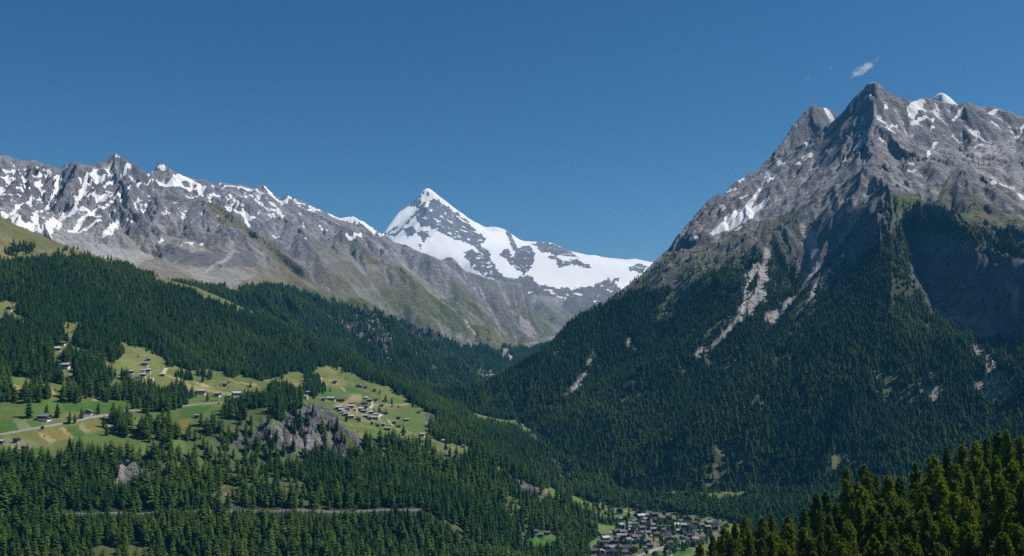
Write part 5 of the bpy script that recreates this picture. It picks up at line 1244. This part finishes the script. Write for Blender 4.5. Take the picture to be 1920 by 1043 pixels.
for u, v, wp, roof, lab in hamlet:
    p = ground_at(u, v + 2, 1500, 2500); d = math.hypot(p.x, p.y); w = wp * d / F * 0.9
    house("barn" if "barn" in lab or "hut" in lab or "shed" in lab else "chalet", p, rd.choice([0.15, -0.2, 0.1, 0.4]) + rd.uniform(-0.1, 0.1), w, min(max(w * 0.75, 5), 9), 1.8, rd.uniform(3.0, 4.0), roof, PLASTER if any(q in lab for q in WHITE_WORDS) else TIMBER[0] if rd.random() < 0.6 else TIMBER[1], lab, "barn" if ("barn" in lab or "hut" in lab or "shed" in lab) else "house", "buildings of the terrace hamlet", PLASTER if roof == "pale" and rd.random() < 0.6 else STONE, wp > 9 and rd.random() < 0.5, 1 if wp < 8 else 2)
# --- scattered chalets
scattered = [(119, 646, 7, "grey", 0, "small chalet at the top of the sloping clearing among groves"), (107, 657, 11, "pale", 0, "dark chalet with a pale roof at the left of the sloping clearing"), (124, 688, 14, "pale", 0, "dark wide chalet with white base alone on the tan clearing"), (182, 696, 9, "grey", 1, "half hidden grey roofed chalet among the grove trees"), (204, 701, 8, "pale", 1, "pale roofed chalet above the larger white based one"), (201, 709, 13, "pale", 1, "large pale roofed chalet with a white base by the tan field"),
             (171, 706, 7, "pale", 0, "small pale house hidden in the left grove"), (187, 669, 7, "pale", 0, "pale roof at the upper tip of the grassy wedge"), (226, 653, 8, "pale", 1, "small chalet high in the forest clearing"), (278, 677, 7, "grey", 0, "topmost grey roof of the slope village"), (271, 685, 10, "grey", 0, "grey roofed chalet below the topmost one of the slope village"), (268, 698, 6, "pale", 1, "small white house left of two in the slope village"), (278, 697, 8, "pale", 0, "pale roofed chalet beside the dark tree in the slope village"),
             (267, 706, 10, "pale", 0, "wide pale roofed chalet in the slope village centre"), (257, 711, 9, "brown", 1, "white house with brown upper storey left of the slope village centre"), (246, 700, 7, "pale", 0, "pale roof above the dark grove in the slope village"), (281, 726, 11, "pale", 0, "lowest pale roofed chalet of the slope village"), (285, 712, 6, "pale", 1, "small white hut right of the slope village centre"),
             (377, 737, 15, "pale", 2, "red brown house with a wide pale roof on the meadow"), (408, 742, 10, "pale", 0, "dark chalet with a pale roof right of the red brown house"), (443, 741, 15, "pale", 0, "long pale roofed building at the knoll's left edge"), (430, 746, 9, "grey", 0, "grey roofed house left in front of the long building"), (438, 751, 11, "grey", 0, "low grey roofed house below the long building"), (421, 723, 7, "dark", 0, "black hay barn alone on the tan slope"),
             (340, 725, 8, "pale", 1, "white gabled house at the right edge of the grove"), (304, 704, 7, "pale", 1, "pale roofed hut at the left end of the tan slope"), (323, 743, 9, "grey", 0, "grey roofed house hidden inside the lower grove"), (318, 727, 8, "brown", 0, "brown roofed hut above the lower grove"), (370, 782, 8, "grey", 1, "small hut at the lower end of the bright green field"), (507, 721, 7, "pale", 0, "white based hut on the meadow behind the knoll"),
             (83, 786, 20, "grey", 0, "big dark timber chalet with a white base beside the road"), (165, 777, 17, "grey", 2, "reddish brown chalet with white ground floor beside the road"), (150, 784, 8, "pale", 1, "low white annex in front of the reddish chalet"), (31, 828, 9, "dark", 0, "black hay barn on the pale green field"), (1, 831, 9, "pale", 0, "white roofed hut at the picture's left edge"), (44, 843, 5, "dark", 0, "tiny dark shed at the lower field edge"),
             (17, 581, 11, "grey", 0, "highest grey chalet on the upper left clearing"), (263, 818, 8, "grey", 1, "pale hut in the gap between the two groves below the road"), (68, 651, 5, "pale", 1, "tiny white hut peeping from the left grove"),
             (385, 532, 6, "pale", 0, "white hut at the upper end of the alp village"), (395, 534, 6, "grey", 0, "grey hut second from the upper end of the alp village"), (411, 541, 5, "dark", 0, "dark hut third from the upper end of the alp village"), (426, 550, 6, "dark", 0, "dark hut in the middle of the alp village"), (431, 553, 6, "grey", 0, "grey hut in the middle of the alp village"), (449, 560, 7, "pale", 1, "largest pale roof of the alp village"), (452, 563, 6, "brown", 0, "brown hut just below the largest alp roof"), (460, 567, 5, "dark", 0, "lowest dark hut of the alp village"),
             (1003, 1000, 9, "brown", 0, "left one of three brown cottages in the lower clearing"), (1014, 1007, 9, "brown", 1, "middle one of three brown cottages in the lower clearing"), (1026, 1003, 9, "brown", 0, "right one of three brown cottages in the lower clearing"), (1067, 1007, 8, "brown", 1, "brown cottage at the wood's edge left of the village"), (903, 703, 6, "grey", 1, "left one of three far houses on the valley shelf"), (912, 705, 6, "grey", 1, "middle one of three far houses on the valley shelf"), (921, 703, 6, "pale", 1, "right one of three far houses on the valley shelf")]
for u, v, wp, roof, tm, lab in scattered:
    rmin = 1380 if v > 620 else 1900
    if u > 800: rmin = 1300
    p = ground_at(u, v + 2, rmin, 4700); d = math.hypot(p.x, p.y); w = min(wp * d / F * 0.95, 17)
    hut = any(q in lab for q in ("hut", "barn", "shed"))
    house("barn" if hut else "chalet", p, rd.choice([0.1, -0.25, 0.3]) + rd.uniform(-0.1, 0.1) + (1.5 if rd.random() < 0.2 else 0), w, min(max(w * 0.75, 4.5), 10), 2.4 if not hut else 1.2, 3.4 if not hut else 3.2, roof, PLASTER if any(q in lab for q in WHITE_WORDS) else TIMBER[tm], lab, "barn" if hut else "house", "scattered chalets on the hillside", PLASTER if not hut else STONE, wp > 12, 1 if hut else 3 if wp > 14 else 2, wp > 14)

# ------------------------------------------------------------------ parked cars by the meadow road
CARS = [("white", (0.62, 0.62, 0.62)), ("blue", (0.06, 0.12, 0.28)), ("silver", (0.38, 0.40, 0.42)), ("dark grey", (0.05, 0.05, 0.055)), ("red", (0.32, 0.03, 0.03)), ("white", (0.60, 0.60, 0.58)), ("silver", (0.42, 0.43, 0.44))]
TYRE = simple_mat("tyre", (0.02, 0.02, 0.02))
def car(loc, turn, rgb, label):
    e = bpy.data.objects.new("parked_car", None); C.objects.link(e); e.location = loc; e.rotation_euler = (0, 0, turn)
    e["label"] = label; e["category"] = "car"; e["group"] = "cars parked beside the meadow road"
    m = simple_mat("car_paint", rgb, 0.3, 0.02, 1.0, 0.5)
    prof = [(-2.1, 0.35), (-2.15, 0.75), (-1.9, 0.92), (-1.1, 0.98), (-0.55, 1.42), (0.9, 1.45), (1.7, 1.0), (2.1, 0.95), (2.15, 0.45), (2.0, 0.32)]
    n = len(prof); vs = [(x, -0.85, z) for x, z in prof] + [(x, 0.85, z) for x, z in prof]
    mesh_obj("body", vs, [tuple(range(n)), tuple(range(2 * n - 1, n - 1, -1))] + [(k, (k + 1) % n, n + (k + 1) % n, n + k)[::-1] for k in range(n)], m, e)
    gl = [(-1.0, 1.0), (-0.52, 1.36), (0.85, 1.38), (1.5, 1.02)]
    for s in (-1, 1):
        mesh_obj("side_window", [(x, s * 0.87, z) for x, z in gl], [(0, 1, 2, 3) if s > 0 else (3, 2, 1, 0)], GLASS, e)
    for wx in (-1.3, 1.3):
        for s in (-1, 1):
            vs = [(wx + 0.32 * math.cos(a * math.pi / 5), s * (0.70 + 0.18 * k), 0.32 + 0.32 * math.sin(a * math.pi / 5)) for k in (0, 1) for a in range(10)]
            mesh_obj("wheel", vs, [tuple(range(10)), tuple(range(19, 9, -1))] + [(k, (k + 1) % 10, 10 + (k + 1) % 10, 10 + k) for k in range(10)], TYRE, e)
for k, u in enumerate((378, 384, 391, 398, 405, 411, 418)):
    p = ground_at(u, 754.5 - (u - 378) * 0.08, 1600, 2100); p.z += 0.15
    car(p, 0.5 + rd.uniform(-0.1, 0.1), CARS[k][1], "%s car, %s from the left in the roadside parking row" % (CARS[k][0], ORD2[k]))
# ------------------------------------------------------------------ thin mast on the knoll
p = ground_at(525, 745, 1500, 2100)
hm = 40 * math.hypot(p.x, p.y) / F
METAL = simple_mat("grey_metal", (0.42, 0.43, 0.45), 0.5, 0.05)
e = bpy.data.objects.new("mast", None); C.objects.link(e); e.location = p
e["label"] = "thin pale metal mast rising above the wooded knoll"; e["category"] = "mast"
vs = [(0.28 * (1 - 0.6 * k) * math.cos(a * math.pi / 4), 0.28 * (1 - 0.6 * k) * math.sin(a * math.pi / 4), -2 + k * (hm + 2)) for k in (0, 1) for a in range(8)]
mesh_obj("pole", vs, [tuple(range(7, -1, -1)), tuple(range(8, 16))] + [(k, (k + 1) % 8, 8 + (k + 1) % 8, 8 + k) for k in range(8)], METAL, e)
for zz in (0.96, 0.88):
    v, f = box(-1.6, 1.6, -0.08, 0.08, hm * zz, hm * zz + 0.18); mesh_obj("crossarm", v, f, METAL, e)
# ------------------------------------------------------------------ haze and the small cloud above it
top = float(Z.max()) + 60
v, f = box(-9500, 9500, -1500, 13500, -10, top)
hz = mesh_obj("haze", v, f, None)
hm_ = bpy.data.materials.new("haze_air"); hm_.use_nodes = True
nt = hm_.node_tree; nt.nodes.clear()
out = nt.nodes.new("ShaderNodeOutputMaterial"); pv = nt.nodes.new("ShaderNodeVolumePrincipled")
pv.inputs["Color"].default_value = (0.10, 0.48, 0.96, 1)
pv.inputs["Density"].default_value = HAZE
pv.inputs["Anisotropy"].default_value = 0.1
nt.links.new(pv.outputs[0], out.inputs["Volume"])
hz.data.materials.append(hm_)
hz["kind"] = "stuff"; hz["label"] = "thin blue mountain haze filling the whole valley"

def wisp(name, u, v, r, sx, sy, sz, roll, dens, label, seed):
    az, t = bearing(u, v); az = float(az)
    me = bpy.data.meshes.new(name); bm = bmesh.new(); bmesh.ops.create_icosphere(bm, subdivisions=3, radius=1.0); bm.to_mesh(me); bm.free()
    o = bpy.data.objects.new(name, me); C.objects.link(o)
    o.location = (r * math.sin(az), r * math.cos(az), CAM_Z + r * float(t)); o.scale = (sx, sy, sz); o.rotation_euler = (0, roll, -az)
    m = bpy.data.materials.new("cloud_vapour"); m.use_nodes = True; nt = m.node_tree; nt.nodes.clear()
    out = nt.nodes.new("ShaderNodeOutputMaterial"); pv = nt.nodes.new("ShaderNodeVolumePrincipled"); pv.inputs["Color"].default_value = (1, 1, 1, 1); pv.inputs["Anisotropy"].default_value = 0.0
    tc = N(nt, "ShaderNodeTexCoord"); mp = N(nt, "ShaderNodeMapping"); mp.inputs["Location"].default_value = (seed, seed * 0.7, 0); nt.links.new(tc.outputs["Object"], mp.inputs["Vector"])
    mp.inputs["Scale"].default_value = (1.6, 0.8, 1.0)
    n = noise_node(nt, mp.outputs[0], 1.5, 6, 0.62)
    ln = N(nt, "ShaderNodeVectorMath", operation='LENGTH'); nt.links.new(tc.outputs["Object"], ln.inputs[0])
    fall = math_node(nt, 'SUBTRACT', 1.0, ln.outputs["Value"], True)
    d = math_node(nt, 'SUBTRACT', math_node(nt, 'ADD', n, math_node(nt, 'MULTIPLY', fall, 0.55)), 0.72, True)
    nt.links.new(math_node(nt, 'MULTIPLY', d, dens), pv.inputs["Density"]); nt.links.new(pv.outputs[0], out.inputs["Volume"])
    me.materials.append(m)
    o["label"] = label; o["kind"] = "stuff"
    return o
wisp("cloud", 1621, 128, 9400, 225, 70, 70, -0.50, 0.085, "small white wisp of cloud above the pointed rock summit", 3.0)
wisp("cloud", 1559, 128, 9500, 34, 40, 34, -0.9, 0.02, "tiny faint cloud puff left of the white wisp", 8.0)
wisp("cloud", 1515, 145, 9600, 45, 40, 22, -0.2, 0.015, "faintest cloud shred near the left rock summit", 5.0)
